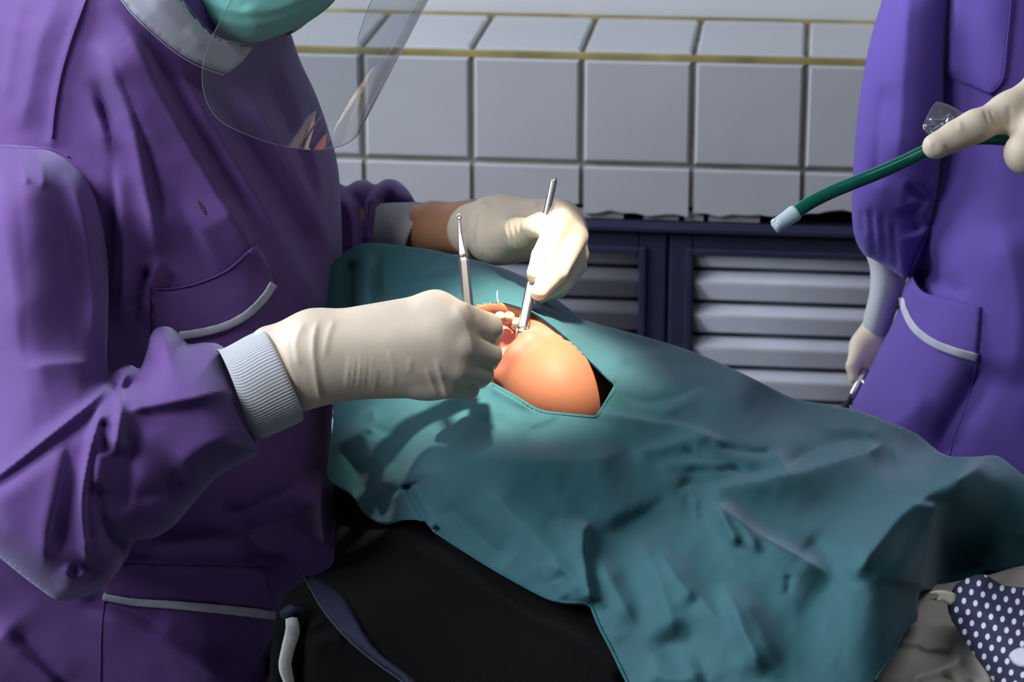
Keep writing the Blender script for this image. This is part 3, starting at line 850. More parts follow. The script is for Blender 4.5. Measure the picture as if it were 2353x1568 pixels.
gf += [([(735, 722), (722, 780), (724, 840), (735, 905), (752, 945)], 8, 5, 2.2, .25), ([(700, 735), (680, 790), (690, 850)], 8, 8, 1.4), ([(660, 760), (665, 830), (690, 900)], 7, 7, 1.2), ([(770, 728), (752, 780), (745, 830)], 6, 6, 1.0),
       ([(1000, 820), (1015, 870), (1028, 916)], 4, 5, 1.3), ([(978, 840), (996, 890), (1008, 916)], 4, 4, .8), ([(945, 820), (940, 860)], 5, 5, .7),
       ([(1035, 690), (1068, 740), (1085, 800), (1092, 850)], 7, 7, .7), ([(1075, 700), (1088, 715), (1098, 735)], 4, 4, -1.0), ([(620, 770), (640, 830), (660, 890)], 7, 7, 1.2), ([(890, 800), (905, 850), (900, 900)], 5, 5, .5), ([(866, 840), (862, 880), (858, 908)], 4, 4, .7)]
body('glove', G1, .0017, M['latex'], dentist, 5, gf)

# far gloved hand with the handpiece
G2 = [cone((1088, 528, 2.385, 62), (1150, 524, 2.36, 64)), cone((1145, 520, 2.36, 62), (1282, 506, 2.315, 50), .02), cone((1150, 545, 2.36, 52), (1300, 540, 2.33, 44), .02)]
G2 += chain([(1284, 498, 2.295, 40), (1288, 512, 2.258, 31), (1246, 590, 2.240, 26), (1228, 628, 2.238, 18), (1226, 634, 2.239, 16)], .0012, .010)
G2 += chain([(1304, 515, 2.305, 38), (1322, 545, 2.262, 30), (1278, 625, 2.238, 28), (1240, 670, 2.232, 20), (1237, 674, 2.233, 18)], .0012, .010)
G2 += chain([(1312, 545, 2.32, 36), (1330, 585, 2.290, 24), (1292, 650, 2.266, 21), (1236, 686, 2.252, 16)], .0012, .010)
G2 += chain([(1314, 565, 2.34, 32), (1330, 612, 2.315, 19), (1288, 668, 2.288, 16), (1226, 690, 2.268, 13)], .0012, .010)
G2 += chain([(1150, 545, 2.335, 44), (1190, 535, 2.292, 30), (1232, 520, 2.262, 23), (1242, 508, 2.260, 17)], .008, .02)
g2f = [([(1075, 580), (1078, 530), (1092, 490), (1120, 462)], 6, 6, 3.4, .1), ([(1110, 592), (1098, 540), (1108, 490), (1130, 460)], 4, 6, 1.6, .1), ([(1090, 575), (1085, 540), (1098, 500)], 4, 4, -1.2)]
for x in (1166, 1179, 1192, 1205): g2f.append(([(x, 480), (x-4, 520), (x+8, 560), (x+24, 590)], 4, 4, 1.5, .4))
g2f += [([(1225, 455), (1232, 480), (1246, 500)], 6, 6, 1.2), ([(1300, 470), (1325, 500), (1335, 540)], 6, 6, .8)]
body('glove', G2, .0016, M['latex'], dentist, 5, g2f)
gl = COL.objects[-1]
def ring(c, A, Bv, n=48, a0=0, a1=2*math.pi):
    return [P(c[0]+A[0]*math.cos(t)+Bv[0]*math.sin(t), c[1]+A[1]*math.cos(t)+Bv[1]*math.sin(t), c[2]+A[2]*math.cos(t)+Bv[2]*math.sin(t)) for t in np.linspace(a0, a1, n)]
tube('rolled_edge', ring((1104, 524, 2.378), (16, -70, 0), (-30, 2, -.0275)), [.0022]*48, M['latex'], gl, 10)
tube('rolled_edge', ring((1092, 528, 2.384), (10, -66, 0), (-22, 2, -.0265)), [.0014]*48, M['latex'], gl, 10)

# ================================================================== instruments in the dentist's hands
def px_tube(name, pts, m, parent=None, n=24, sub=1, smooth=True):
    return tube(name, [P(x, y, d) for x, y, d, r in pts], [r*d/F for x, y, d, r in pts], m, parent, n, sub, smooth)
cur = empty('curette', P(1073, 690, 2.115))
tag(cur, 'slim steel curette with a small spoon end sticking up from the near gloved fist', 'dental instrument')
px_tube('handle', [(1064, 592, 2.118, 9), (1066, 600, 2.117, 12), (1075, 700, 2.110, 13), (1090, 800, 2.118, 13)], M['metal'], cur, 6)
px_tube('shank', [(1055, 506, 2.122, 2.5), (1056, 514, 2.122, 3.2), (1058, 545, 2.121, 5.5), (1062, 574, 2.119, 9), (1064, 586, 2.118, 10.5), (1064, 594, 2.118, 9)], M['metal'], cur, 20, 3)
sp = [ell((1055, 499, 2.122), 6.2, 8.5, .0020, .001, ang=-8), ell((1054, 498, 2.1195), 3.6, 5.6, .0016, .0006, '-', ang=-8)]
V, Q = sdf_mesh(sp, .00022, 2); fix_normals(obj('spoon_tip', V, Q, M['metal'], cur))

hp = empty('elevator', P(1216, 690, 2.242))
tag(hp, 'steel elevator with a knurled handle held by the far gloved hand, tip in the mouth', 'dental instrument')
px_tube('shaft', [(1273, 409, 2.260, 4), (1273, 411, 2.260, 7), (1272, 416, 2.260, 8.6), (1254, 500, 2.258, 8.8), (1236, 590, 2.254, 9), (1222, 650, 2.246, 9.5)], M['metal'], hp, 24)
kn = []
for i in range(61):
    t = i/60; kn.append((1222-22*t, 648+112*t, 2.244-.016*t, (9 if t < .03 else 12.2+.5*(i % 2)) if t < .97 else 9))
px_tube('knurled_handle', kn, M['metal2'], hp, 28)
px_tube('ferrule', [(1200.5, 757, 2.228, 10.5), (1199.5, 764, 2.227, 11), (1198, 769, 2.226, 9.5)], M['metal'], hp, 24)
px_tube('blade', [(1198.5, 766, 2.226, 8.5), (1195, 784, 2.228, 6), (1191, 800, 2.232, 3)], M['metal'], hp, 20)

# ================================================================== surgical drape
dr_out = [(742, 640), (770, 600), (800, 575), (838, 559), (880, 560), (935, 566), (1000, 576), (1062, 591), (1130, 608), (1195, 632), (1250, 666), (1300, 704), (1345, 735), (1450, 765), (1560, 797), (1640, 828), (1730, 870), (1820, 914),
          (1900, 930), (1975, 945), (2050, 972), (2110, 1000), (2170, 1045), (2230, 1050), (2290, 1048), (2330, 1074), (2360, 1098), (2450, 1150), (2480, 1200), (2470, 1265), (2353, 1304), (2260, 1328), (2185, 1351), (2118, 1359), (2112, 1370),
          (2109, 1400), (2108, 1424), (2080, 1449), (2050, 1510), (2012, 1568), (1960, 1650), (1840, 1720), (1690, 1720), (1530, 1650), (1440, 1568), (1402, 1492), (1376, 1442), (1360, 1405), (1357, 1391), (1340, 1388), (1290, 1385), (1250, 1374), (1150, 1320),
          (1055, 1262), (1000, 1226), (985, 1210), (972, 1197), (925, 1196), (893, 1205), (870, 1203), (838, 1182), (808, 1140), (772, 1118), (752, 1100), (755, 1050), (762, 1000), (766, 950), (760, 900), (742, 800)]
hole = [(1070, 720), (1100, 700), (1150, 695), (1195, 706), (1235, 724), (1290, 765), (1350, 823), (1412, 884), (1412, 884), (1390, 922), (1369, 956), (1369, 956), (1300, 950), (1240, 941), (1185, 910), (1130, 880), (1080, 850), (1050, 800)]
dr_base = RBF([(770, 600, 2.375), (838, 559, 2.38), (1000, 575, 2.37), (1200, 635, 2.335), (1345, 735, 2.335), (1560, 797, 2.345), (1820, 914, 2.335), (2050, 972, 2.30), (2170, 1045, 2.27), (2300, 1050, 2.22), (2460, 1160, 2.16),
               (850, 680, 2.34), (1000, 690, 2.30), (1110, 690, 2.262), (1190, 702, 2.238), (1290, 765, 2.222), (1412, 884, 2.178), (1369, 956, 2.158), (1240, 941, 2.165), (1130, 880, 2.190), (1070, 790, 2.240),
               (900, 950, 2.235), (790, 1000, 2.275), (780, 1100, 2.27), (890, 1195, 2.205), (1000, 1100, 2.14), (1000, 1220, 2.105), (1200, 1050, 2.11), (1200, 1340, 2.03), (1357, 1388, 2.0), (1402, 1490, 1.965), (1440, 1568, 1.94), (1690, 1700, 1.86),
               (1960, 1640, 1.84), (1500, 940, 2.185), (1600, 1000, 2.155), (1700, 900, 2.25), (1750, 1000, 2.18), (1900, 1040, 2.16), (1500, 1150, 2.07), (1700, 1150, 2.055), (1600, 1300, 1.99), (1700, 1450, 1.92), (1900, 1350, 1.94), (1900, 1500, 1.885),
               (2050, 1200, 2.01), (2050, 1440, 1.91), (2090, 1300, 1.975), (2130, 1210, 2.035), (2200, 1100, 2.10), (2180, 1250, 2.125), (2150, 1340, 2.105), (2300, 1290, 2.14), (2300, 1180, 2.13)])
dr_folds = [
    ([(1602, 1130), (1660, 1117), (1739, 1103), (1812, 1089), (1886, 1069), (1979, 1040), (2040, 1020)], 60, 10, 17, .12, 1.15),
    ([(1545, 1150), (1580, 1112), (1641, 1108), (1720, 1090), (1800, 1074)], 16, 20, -8),
    ([(1602, 1130), (1640, 1155), (1680, 1185), (1749, 1233), (1837, 1282), (1915, 1330)], 85, 15, 13, .2, 1.15),
    ([(1945, 1344), (2000, 1270), (2057, 1196), (2115, 1148), (2180, 1108), (2280, 1054)], 28, 90, 17, .15, 1.4),
    ([(1940, 1175)], 130, 85, -20), ([(1850, 1230), (1930, 1290), (1990, 1260)], 40, 40, -6),
    ([(2150, 1150), (2135, 1230), (2122, 1300), (2112, 1360)], 60, 14, 10, .1, 1.5),
    ([(1345, 1190), (1340, 1260), (1348, 1330), (1362, 1395)], 46, 13, 10, .15, 1.4),
    ([(1362, 1255), (1395, 1320), (1435, 1395), (1472, 1458)], 60, 24, 8, .35),
    ([(1460, 1220), (1500, 1300), (1530, 1390), (1560, 1480)], 40, 40, 8),
    ([(1590, 1112), (1513, 1172), (1425, 1220), (1345, 1262)], 26, 40, -9, .4, 2.0),
    ([(1530, 1240), (1560, 1300), (1616, 1380), (1668, 1465)], 56, 24, 6, .35), ([(1515, 1250), (1545, 1310), (1600, 1390)], 26, 18, 5),
    ([(1690, 1320), (1712, 1385), (1745, 1450), (1800, 1560)], 80, 34, 8, .35), ([(1660, 1330), (1690, 1400), (1715, 1470), (1760, 1560)], 22, 26, 7),
    ([(1808, 1318), (1812, 1345), (1805, 1372)], 7, 14, -2), ([(1588, 1128), (1578, 1155), (1592, 1196)], 10, 12, -4), ([(1605, 1140), (1596, 1170), (1602, 1196)], 10, 8, 5),
    ([(1660, 1140), (1690, 1180), (1730, 1240), (1742, 1290)], 40, 12, 5, .3), ([(1640, 1150), (1668, 1200), (1700, 1260)], 14, 12, 6),
    ([(1490, 1515), (1545, 1475), (1595, 1430)], 44, 30, -4, .4, 2.0), ([(1480, 1540), (1560, 1560), (1620, 1540)], 34, 34, 6),
    ([(1320, 942), (1420, 958), (1513, 972), (1577, 984), (1651, 1012), (1690, 1040)], 30, 8, 5, .15, 1.3),
    ([(1440, 1045), (1520, 1030), (1590, 1008), (1640, 1010)], 26, 18, 5), ([(1560, 1030), (1640, 1060), (1720, 1088)], 10, 12, -4), ([(1640, 1022), (1730, 1040), (1790, 1036)], 10, 10, -3.5),
    ([(1500, 1075), (1600, 1066), (1700, 1070)], 9, 9, 2.5), ([(1560, 1085), (1650, 1082), (1740, 1080)], 7, 7, -2.5), ([(1770, 1030), (1795, 1060), (1815, 1088)], 26, 10, 4, .3),
    ([(1800, 1075), (1880, 1030), (1960, 1010), (2020, 1008)], 20, 26, -9), ([(1990, 1000), (2030, 1030), (2060, 1060)], 10, 12, -4), ([(1880, 985), (1950, 985), (2030, 1000)], 22, 22, 5),
    ([(1413, 900), (1480, 925), (1560, 910), (1640, 870)], 12, 14, -3.5), ([(1500, 960), (1560, 930), (1620, 880)], 22, 22, 4), ([(1440, 820), (1520, 815), (1600, 830)], 20, 20, 3),
    ([(925, 1117), (1000, 1088), (1060, 1066), (1200, 1058), (1350, 1060), (1450, 1035)], 80, 60, 12, .15),
    ([(932, 1112), (955, 1155), (985, 1212)], 9, 30, -12, .1), ([(945, 1110), (972, 1160), (1000, 1222)], 40, 9, 9, .1),
    ([(800, 960), (845, 1010), (880, 1080), (900, 1150)], 34, 40, 7), ([(790, 1010), (820, 1080), (840, 1150)], 26, 26, -5), ([(830, 960), (870, 990), (930, 1010)], 16, 20, -3), ([(850, 930), (858, 960), (845, 1000)], 16, 16, 4),
    ([(860, 575), (845, 640), (850, 720), (870, 800)], 14, 22, 9), ([(815, 590), (805, 660), (815, 740)], 16, 16, -10), ([(885, 575), (880, 640), (890, 700)], 12, 12, -4),
    ([(1060, 600), (1110, 640), (1190, 660), (1240, 690)], 20, 26, 5), ([(960, 640), (1010, 625), (1070, 612)], 10, 10, 1.5), ([(920, 660), (985, 638), (1060, 632)], 8, 8, -1.5),
    ([(1100, 1090), (1180, 1180), (1260, 1260), (1300, 1350)], 60, 60, 6), ([(1020, 1150), (1090, 1230), (1180, 1290)], 34, 34, -5), ([(1250, 1290), (1310, 1320), (1330, 1380)], 34, 14, 4, .3), ([(1280, 1330), (1300, 1380)], 20, 12, 2),
    ([(1080, 960), (1200, 990), (1300, 1000)], 26, 26, -4), ([(1180, 1010), (1230, 970), (1290, 955)], 20, 20, 4),
    ([(1290, 766), (1350, 824), (1411, 884)], 7, 14, 3, .05), ([(1130, 890), (1185, 920), (1240, 950)], 12, 7, 2.5, .05),
    ([(1330, 735), (1400, 790), (1440, 850)], 22, 30, 5),
]
jk = [(618, 1760), (618, 1760), (618, 1600), (622, 1500), (634, 1430), (652, 1382), (690, 1342), (725, 1322), (765, 1295), (770, 1200), (772, 1090), (840, 1070), (990, 1150), (1100, 1200), (1220, 1280), (1380, 1340), (1460, 1470), (1500, 1600), (1520, 1760), (1520, 1760)]
jb = RBF([(700, 1350, 2.14), (620, 1600, 2.06), (640, 1430, 2.10), (860, 1195, 2.26), (780, 1100, 2.34), (840, 1080, 2.34), (775, 1250, 2.28), (1000, 1200, 2.20), (1000, 1300, 2.135), (1200, 1330, 2.09), (1360, 1390, 2.045), (1450, 1560, 1.995), (1000, 1568, 2.03), (800, 1568, 2.05), (1500, 1750, 1.96), (620, 1750, 2.04), (850, 1350, 2.13)])
jf = [([(866, 1214), (930, 1252), (1000, 1293), (1080, 1340), (1150, 1384), (1230, 1425), (1310, 1470), (1400, 1540), (1440, 1590)], 13, 26, 9, .08, 1.4),
      ([(940, 1200), (1040, 1270), (1120, 1330), (1200, 1390), (1300, 1440)], 18, 18, -8), ([(1000, 1230), (1100, 1310), (1200, 1370), (1320, 1430)], 16, 14, 5),
      ([(655, 1390), (638, 1440), (630, 1520), (628, 1620)], 20, 20, 9, .05), ([(735, 1400), (700, 1450), (690, 1540), (690, 1620)], 22, 22, -14, .1),
      ([(722, 1345), (790, 1400), (850, 1480), (930, 1560), (1000, 1640)], 20, 20, 6), ([(700, 1500), (760, 1470), (800, 1470)], 20, 20, 5), ([(730, 1330), (790, 1318), (820, 1296)], 10, 14, 5)]
# ================================================================== patient
patient = empty('person', (.25, 2.05, .45))
tag(patient, 'person lying under the teal drape with only the open mouth and chin showing', 'person')
FB = [ell((1275, 905, 2.252), 128, 146, .070, .02, ang=-22),            # chin
      ell((1050, 850, 2.37), 240, 190, .09, .05, ang=20)]              # head
FB += [cone((1235, 765, 2.256, 50), (1325, 835, 2.250, 52), .02), cone((1325, 835, 2.250, 52), (1385, 905, 2.272, 50), .02)]       # far cheek and jaw
FB += [cone((1200, 730, 2.262, 38), (1240, 765, 2.258, 48), .015)]
FB += chain([(1040, 730, 2.275, 34), (1100, 706, 2.262, 24), (1160, 702, 2.256, 20), (1210, 718, 2.252, 19), (1252, 762, 2.246, 17)], .010)   # upper lip
FB += [ell((1158, 785, 2.235), 62, 58, .055, .006, '-', ang=-18)]       # open mouth
FB += [cone((1145, 862, 2.228, 12), (1185, 808, 2.219, 12), .018), cone((1185, 808, 2.219, 12), (1215, 782, 2.222, 11), .014), cone((1215, 782, 2.222, 11), (1262, 770, 2.240, 10), .014)]
V, Q = sdf_mesh(FB, .0021, 7)
nh = len(V)
TB = [cone((1560, 1080, 2.38, 170), (2050, 1330, 2.24, 230), .05), cone((1400, 980, 2.38, 100), (1560, 1080, 2.38, 160), .05), cone((1500, 1250, 2.22, 120), (1680, 1040, 2.46, 90), .05), cone((2050, 1330, 2.24, 230), (2700, 1700, 2.1, 210), .05)]
V2, Q2 = sdf_mesh(TB, .012, 4); VC = V2.copy()
SDd = Surf(dr_out, dr_base, 0, 1, dr_folds, 6, 1.9, 3.6, 7)
SJd = Surf(jk, jb, .022, 26, jf, 9, 1.3, 1.0, 4)
VV = np.concatenate([V, V2]); _x, _y, _d = pix(VV); _in = inside(_x, _y, spline(hole, True, 7)); VV = np.where(_in[:, None], VV, tuck(tuck(VV, SDd, .012), SJd, .02))
V, V2 = VV[:nh], VV[nh:]
_n = vnormals(V2, Q2); _s = np.sign(((V2-V2.mean(0))*_n).sum(1).mean()); fix_normals(obj('shirt', tuck(V2+_n*_s*.006, SDd, .007), Q2, M['black'], patient))
V2 = V2-_n*_s*.004
skin = obj('body', np.concatenate([V, V2]), np.concatenate([Q, Q2+nh]), M['face'], patient); fix_normals(skin)
px, py, dd = pix(np.concatenate([V, V2]))
base = np.array([.42, .152, .078]); lip = np.array([.66, .20, .15]); gumc = np.array([.62, .10, .085])
lp, _, _ = seg_dist(px, py, np.array([(1150, 850), (1185, 802), (1215, 776), (1262, 766), (1252, 764), (1212, 752), (1160, 742)], float))
w = .75*np.exp(-(lp/9.0)**2)[:, None]; col = base*(1-w)+lip*w
iv = np.clip(1.15-(((px-1160)/66)**2+((py-795)/56)**2), 0, .3)/.3*(dd > 2.225)
col = col*(1-iv[:, None])+gumc*iv[:, None]
ca = skin.data.color_attributes.new('Col', 'FLOAT_COLOR', 'POINT')
ca.data.foreach_set('color', np.c_[col, np.ones(len(col))].ravel())
# tongue / palate
V, Q = sdf_mesh([ell((1150, 790, 2.264), 62, 60, .012, .004), cone((1130, 760, 2.254, 10), (1190, 775, 2.254, 8), .006), cone((1120, 785, 2.253, 9), (1186, 795, 2.254, 7), .006), cone((1150, 822, 2.248, 10), (1186, 800, 2.250, 8), .006)], .0011, 3)
fix_normals(obj('gum', V, Q, M['gum'], patient))
for (x, y, a, b, an) in ((1149, 727, 13, 11, -4), (1170, 727, 13, 11, 6), (1186, 741, 10, 12, 24), (1194, 761, 9, 12, 12), (1196, 779, 8, 10, 10)):
    V, Q = sdf_mesh([ell((x, y, 2.238), a, b, .0045, .001, ang=an), ell((x-2, y+9, 2.243), a*.9, b*.8, .0045, .002, ang=an)], .0006, 2)
    fix_normals(obj('tooth', V, Q, M['tooth'], patient))

SD = Surf(dr_out, dr_base, 0, 1, dr_folds, 6, 1.9, 3.6, 7)
_crest = lambda x: np.interp(x, [740, 1200, 1350, 1820, 2200, 2330, 2480], [680, 660, 760, 940, 1070, 1100, 1215])
skirt_limit = lambda x: float(_crest(x))
drape = relief('surgical_drape', SD, M['drape'], None, holes=[hole], step=6.5, sheet=.0014, skirt=(745, 2470, 7, 9, .022))
tag(drape, 'teal surgical drape with a sewn opening, spread in folds over the lying patient', 'drape')
strip('opening_hem', [(1132, 882), (1185, 912), (1240, 943), (1300, 952), (1366, 958), (1372, 955), (1393, 922), (1413, 886), (1352, 822), (1292, 764), (1237, 722), (1196, 704), (1150, 693), (1100, 698)], 6, SD, M['hem'], drape, .0001, .0006, 6)
strip('edge_hem', [(1443, 1572), (1404, 1492), (1378, 1442), (1363, 1406), (1357, 1393), (1340, 1387), (1290, 1383), (1250, 1371), (1150, 1317), (1056, 1259), (1001, 1223)], 7, SD, M['hem'], drape, .0003, .0012, 6)
strip('edge_hem', [(2013, 1564), (2048, 1508), (2078, 1448), (2105, 1424)], 8, SD, M['hem'], drape, .0003, .0014, 6)
strip('thread', [(1143, 668), (1142, 682), (1146, 698)], 2.2, SD, M['piping'], drape, .0004, .0006, 3)

# ================================================================== black jacket over the chair side
SJ = Surf(jk, jb, .022, 26, jf, 9, 1.3, 1.0, 4)
jacket = relief('black_jacket', SJ, M['black'], None, back=1.5)
tag(jacket, 'black fleece jacket with a navy zip and white drawcord, lying below the teal drape', 'jacket')
zt = [(697, 1322), (697, 1322), (735, 1332), (760, 1348), (792, 1372), (815, 1412), (842, 1462), (880, 1508), (925, 1540), (975, 1580), (1040, 1640), (1040, 1640), (985, 1640), (985, 1640), (925, 1568), (872, 1530), (800, 1470), (742, 1402)]
SZ = Surf(zt, lambda X, Y: SJ(X, Y)-.004, .003, 10, [([(722, 1345), (762, 1400), (830, 1480), (900, 1550)], 8, 8, 1.6)], 8)
tape = relief('zip_tape', SZ, M['navytape'], jacket, back=1.0)
zc = spline([(697, 1324), (742, 1402), (800, 1470), (872, 1530), (925, 1568), (985, 1635)], False, 4.4)
V, Fc = [], []
for i in range(len(zc)):
    c = P(zc[i, 0], zc[i, 1], SZ(zc[i:i+1, 0], zc[i:i+1, 1])[0]-.0012); s = 1.6*2.1/F
    v, f = box_vf(-1.3*s, 1.3*s, -1.4*s, 1.4*s, -s*.75, s*.75, len(V)); V += [tuple(c+np.array(q)) for q in v]; Fc += f
z = obj('zip_teeth', V, Fc, M['hose'], jacket, smooth=False)
cw = [(668, 1412), (672, 1450), (662, 1490), (655, 1530), (664, 1570), (672, 1630)]
strip('drawcord', cw, [26, 34, 30, 30, 22, 20], lambda X, Y: SJ(X, Y), M['cord'], jacket, .003, .004, 5)
px_tube('eyelet', [(652, 1412, 2.052, 12), (668, 1404, 2.046, 15), (686, 1408, 2.052, 12)], M['navytape'], jacket, 16)

# ================================================================== lower right: cream cloth and polka-dot roll
cf = [(2090, 1380), (2118, 1352), (2190, 1338), (2270, 1322), (2353, 1300), (2500, 1290), (2500, 1760), (2500, 1760), (1880, 1760), (1880, 1760), (1950, 1620), (2000, 1540), (2050, 1440)]
cb = RBF([(2118, 1352, 2.10), (2353, 1300, 2.12), (2500, 1300, 2.10), (2500, 1760, 1.88), (1880, 1760, 1.92), (2050, 1440, 2.02), (2200, 1500, 1.99)])
cfo = [([(2220, 1500), (2200, 1520), (2170, 1535), (2120, 1552), (2040, 1590)], 8, 16, 10, .15, 1.4), ([(2235, 1490), (2262, 1530), (2280, 1580)], 12, 12, 7), ([(2160, 1545), (2190, 1570), (2180, 1600)], 10, 10, -8),
       ([(2130, 1440), (2180, 1430), (2220, 1470)], 24, 24, -7), ([(2110, 1480), (2160, 1500), (2210, 1500)], 22, 22, -6), ([(2120, 1545), (2100, 1570), (2090, 1600)], 9, 9, 6), ([(2240, 1560), (2230, 1600)], 10, 10, -6), ([(2210, 1498), (2196, 1488), (2190, 1504), (2208, 1512)], 6, 6, 6)]
SCf = Surf(cf, cb, .02, 40, cfo, 7, 1.4, 1.5, 6)
cl = relief('cream_cloth', SCf, M['cream'], None, back=1.2)
tag(cl, 'crumpled cream fabric with a ruffled edge, half under the polka dot roll', 'fabric')
pd = [(2177, 1388), (2186, 1362), (2200, 1342), (2232, 1325), (2262, 1321), (2285, 1334), (2310, 1346), (2353, 1350), (2430, 1352), (2500, 1370), (2500, 1760), (2500, 1760), (2360, 1690), (2320, 1620), (2282, 1566), (2240, 1508), (2206, 1456), (2184, 1420)]
pb = RBF([(2177, 1388, 1.975), (2262, 1321, 1.985), (2500, 1370, 1.96), (2500, 1760, 1.82), (2282, 1566, 1.90), (2400, 1500, 1.90)])
SPd = Surf(pd, pb, .045, 90, [([(2195, 1372), (2260, 1358), (2330, 1362), (2420, 1372)], 10, 12, -5), ([(2250, 1420), (2330, 1440), (2430, 1450)], 40, 40, 4), ([(2200, 1440), (2260, 1440), (2300, 1500)], 16, 16, -3)], 7)
roll = relief('polka_dot_roll', SPd, M['dots'], None, back=.8, uv=lambda X, Y: ((X*.985+Y*.17)/27.0, (Y*.97-X*.20)/46.0))
tag(roll, 'navy cloth roll with white polka dots on the cream fabric', 'cloth roll')
tg1 = [(2132, 1364), (2150, 1357), (2176, 1358), (2196, 1366), (2200, 1382), (2188, 1392), (2170, 1385), (2146, 1380), (2136, 1378), (2156, 1374), (2150, 1368)]
relief('ribbon_end', Surf(tg1, 1.952, .004, 6, (), 4), mat('ivory_ribbon', (.72, .68, .52, 1), rough=.7), roll, back=1.0)
bs = [(2318, 1508), (2330, 1494), (2350, 1488), (2375, 1492), (2390, 1512), (2380, 1530), (2352, 1536), (2330, 1528)]
relief('white_applique', Surf(bs, lambda X, Y: SPd(X, Y)-.001, .004, 10, (), 6), M['piping'], roll, back=.5)

# ================================================================== standing assistant
asst = empty('person', P(2330, 900, 2.62)*np.array([1, 1, 0]))
tag(asst, 'standing person in a violet gown holding the green suction tube beside the drape', 'person')
at_out = [(2230, -440), (2140, -250), (2105, 0), (2105, 200), (2120, 350), (2112, 470), (2104, 560), (2092, 640), (2062, 720), (2022, 800), (1990, 866), (1956, 936), (1930, 1010), (1905, 1200), (1900, 1760), (1900, 1760), (2850, 1760), (2850, 1760), (2790, 900), (2700, 300), (2660, -100), (2580, -380), (2400, -470)]
at_base = RBF([(2150, -250, 2.62), (2120, 300, 2.64), (2140, 500, 2.64), (1960, 930, 2.66), (1900, 1700, 2.66), (2850, 1700, 2.60), (2700, 300, 2.60), (2400, -400, 2.62), (2350, 600, 2.62)])
at_f = [([(2178, -40), (2168, 100), (2158, 230), (2152, 340)], 26, 16, -5, .1), ([(2200, -60), (2192, 60), (2180, 180)], 20, 20, 5, .1), ([(2270, 820), (2230, 900), (2180, 980), (2150, 1060)], 30, 34, -14), ([(2130, 900), (2080, 960), (2020, 1000)], 40, 40, 6), ([(2300, 500), (2340, 700), (2330, 900)], 70, 70, 8),
        ([(2140, 640), (2180, 650), (2200, 690)], 18, 18, -9), ([(2110, 600), (2120, 660), (2150, 690)], 10, 10, -8)]
at_f += [([(2128, 632)], 34, 46, -40), ([(2165, 668)], 34, 24, -10)]
SA = Surf(at_out, at_base, .135, 210, at_f, 9, 1.5, 1.2, 9); SA0 = Surf(at_out, at_base, .135, 210, at_f[1:4], 9, 1.5, 1.2, 9)
agown = relief('gown', SA, M['gown2'], asst, back=.8)
as_out = [(2230, -420), (2110, -330), (2050, -120), (2026, 0), (2003, 80), (1985, 165), (1970, 268), (1961, 380), (1957, 470), (1961, 530), (1971, 564), (1987, 587), (1987, 587), (2030, 610), (2081, 643), (2081, 643), (2104, 608), (2128, 555), (2148, 490), (2158, 400), (2166, 280), (2176, 100), (2200, -60), (2260, -250)]
as_base = RBF([(2110, -330, 2.58), (2010, 80, 2.575), (1960, 470, 2.60), (1990, 590, 2.645), (2080, 640, 2.64), (2150, 490, 2.58), (2176, 100, 2.545), (2230, -300, 2.56)])
as_f = [([(2090, -60), (2080, 100), (2070, 260), (2062, 420)], 46, 46, 8), ([(2030, 180), (2020, 300), (2012, 440)], 20, 30, -5), ([(2075, 428), (2110, 440), (2140, 470)], 30, 10, -8, .3), ([(2086, 470), (2110, 540)], 24, 30, -9),
        ([(2000, 470), (2006, 540), (2010, 600)], 9, 9, -4), ([(2026, 480), (2032, 560), (2036, 610)], 8, 8, -4), ([(2052, 500), (2056, 580), (2060, 625)], 8, 8, -4), ([(1980, 480), (1985, 540)], 7, 7, -3), ([(2150, 480), (2120, 560), (2092, 622)], 14, 8, 6)]
SAs = Surf(as_out, as_base, .055, 75, as_f, 7, 1.7, 1.2, 11)
relief('sleeve', SAs, M['gown2'], agown, back=1.0)
# chest flap
cp = [(2186, -40), (2186, -40), (2180, 80), (2173, 178), (2173, 178), (2225, 198), (2279, 220), (2279, 220), (2311, 184), (2311, 184), (2322, 90), (2334, -40), (2334, -40)]
SCp = Surf(cp, lambda X, Y: SA(X, Y)-.0025, .002, 8, (), 8)
relief('pocket', SCp, M['gown2'], agown)
strip('pocket_stitching', [(2180, 172), (2228, 191), (2276, 211), (2304, 180), (2316, 80), (2326, -30)], 3, SCp, M['gown2'], agown, .0003, .001)
# gaping hip pocket with piping
hp_out = [(2094, 632), (2094, 632), (2104, 652), (2124, 672), (2165, 682), (2205, 690), (2256, 706), (2256, 706), (2253, 760), (2247, 822), (2247, 822), (2200, 810), (2140, 786), (2100, 752), (2078, 712), (2072, 684), (2080, 655)]
SHp = Surf(hp_out, lambda X, Y: SA0(X, Y)-.004-.010*np.exp(-((X-2110)/46)**2-((Y-660)/50)**2), .004, 10, (), 7)
relief('pocket', SHp, M['gown2'], agown)
strip('piping', [(2071, 684), (2078, 714), (2100, 754), (2140, 786), (2190, 807), (2246, 823)], [12, 16, 18, 19, 20], SHp, M['piping'], agown, .001, .0016, 6)
strip('pocket_edge', [(2150, 508), (2128, 556), (2104, 608), (2092, 640)], [10, 14, 14, 12], SAs, M['gown2'], agown, .004, .003, 6)
strip('side_seam', [(2246, 828), (2232, 890), (2212, 950), (2190, 1010), (2180, 1050)], 4, SA, M['gown2'], agown, .0002, .0012)
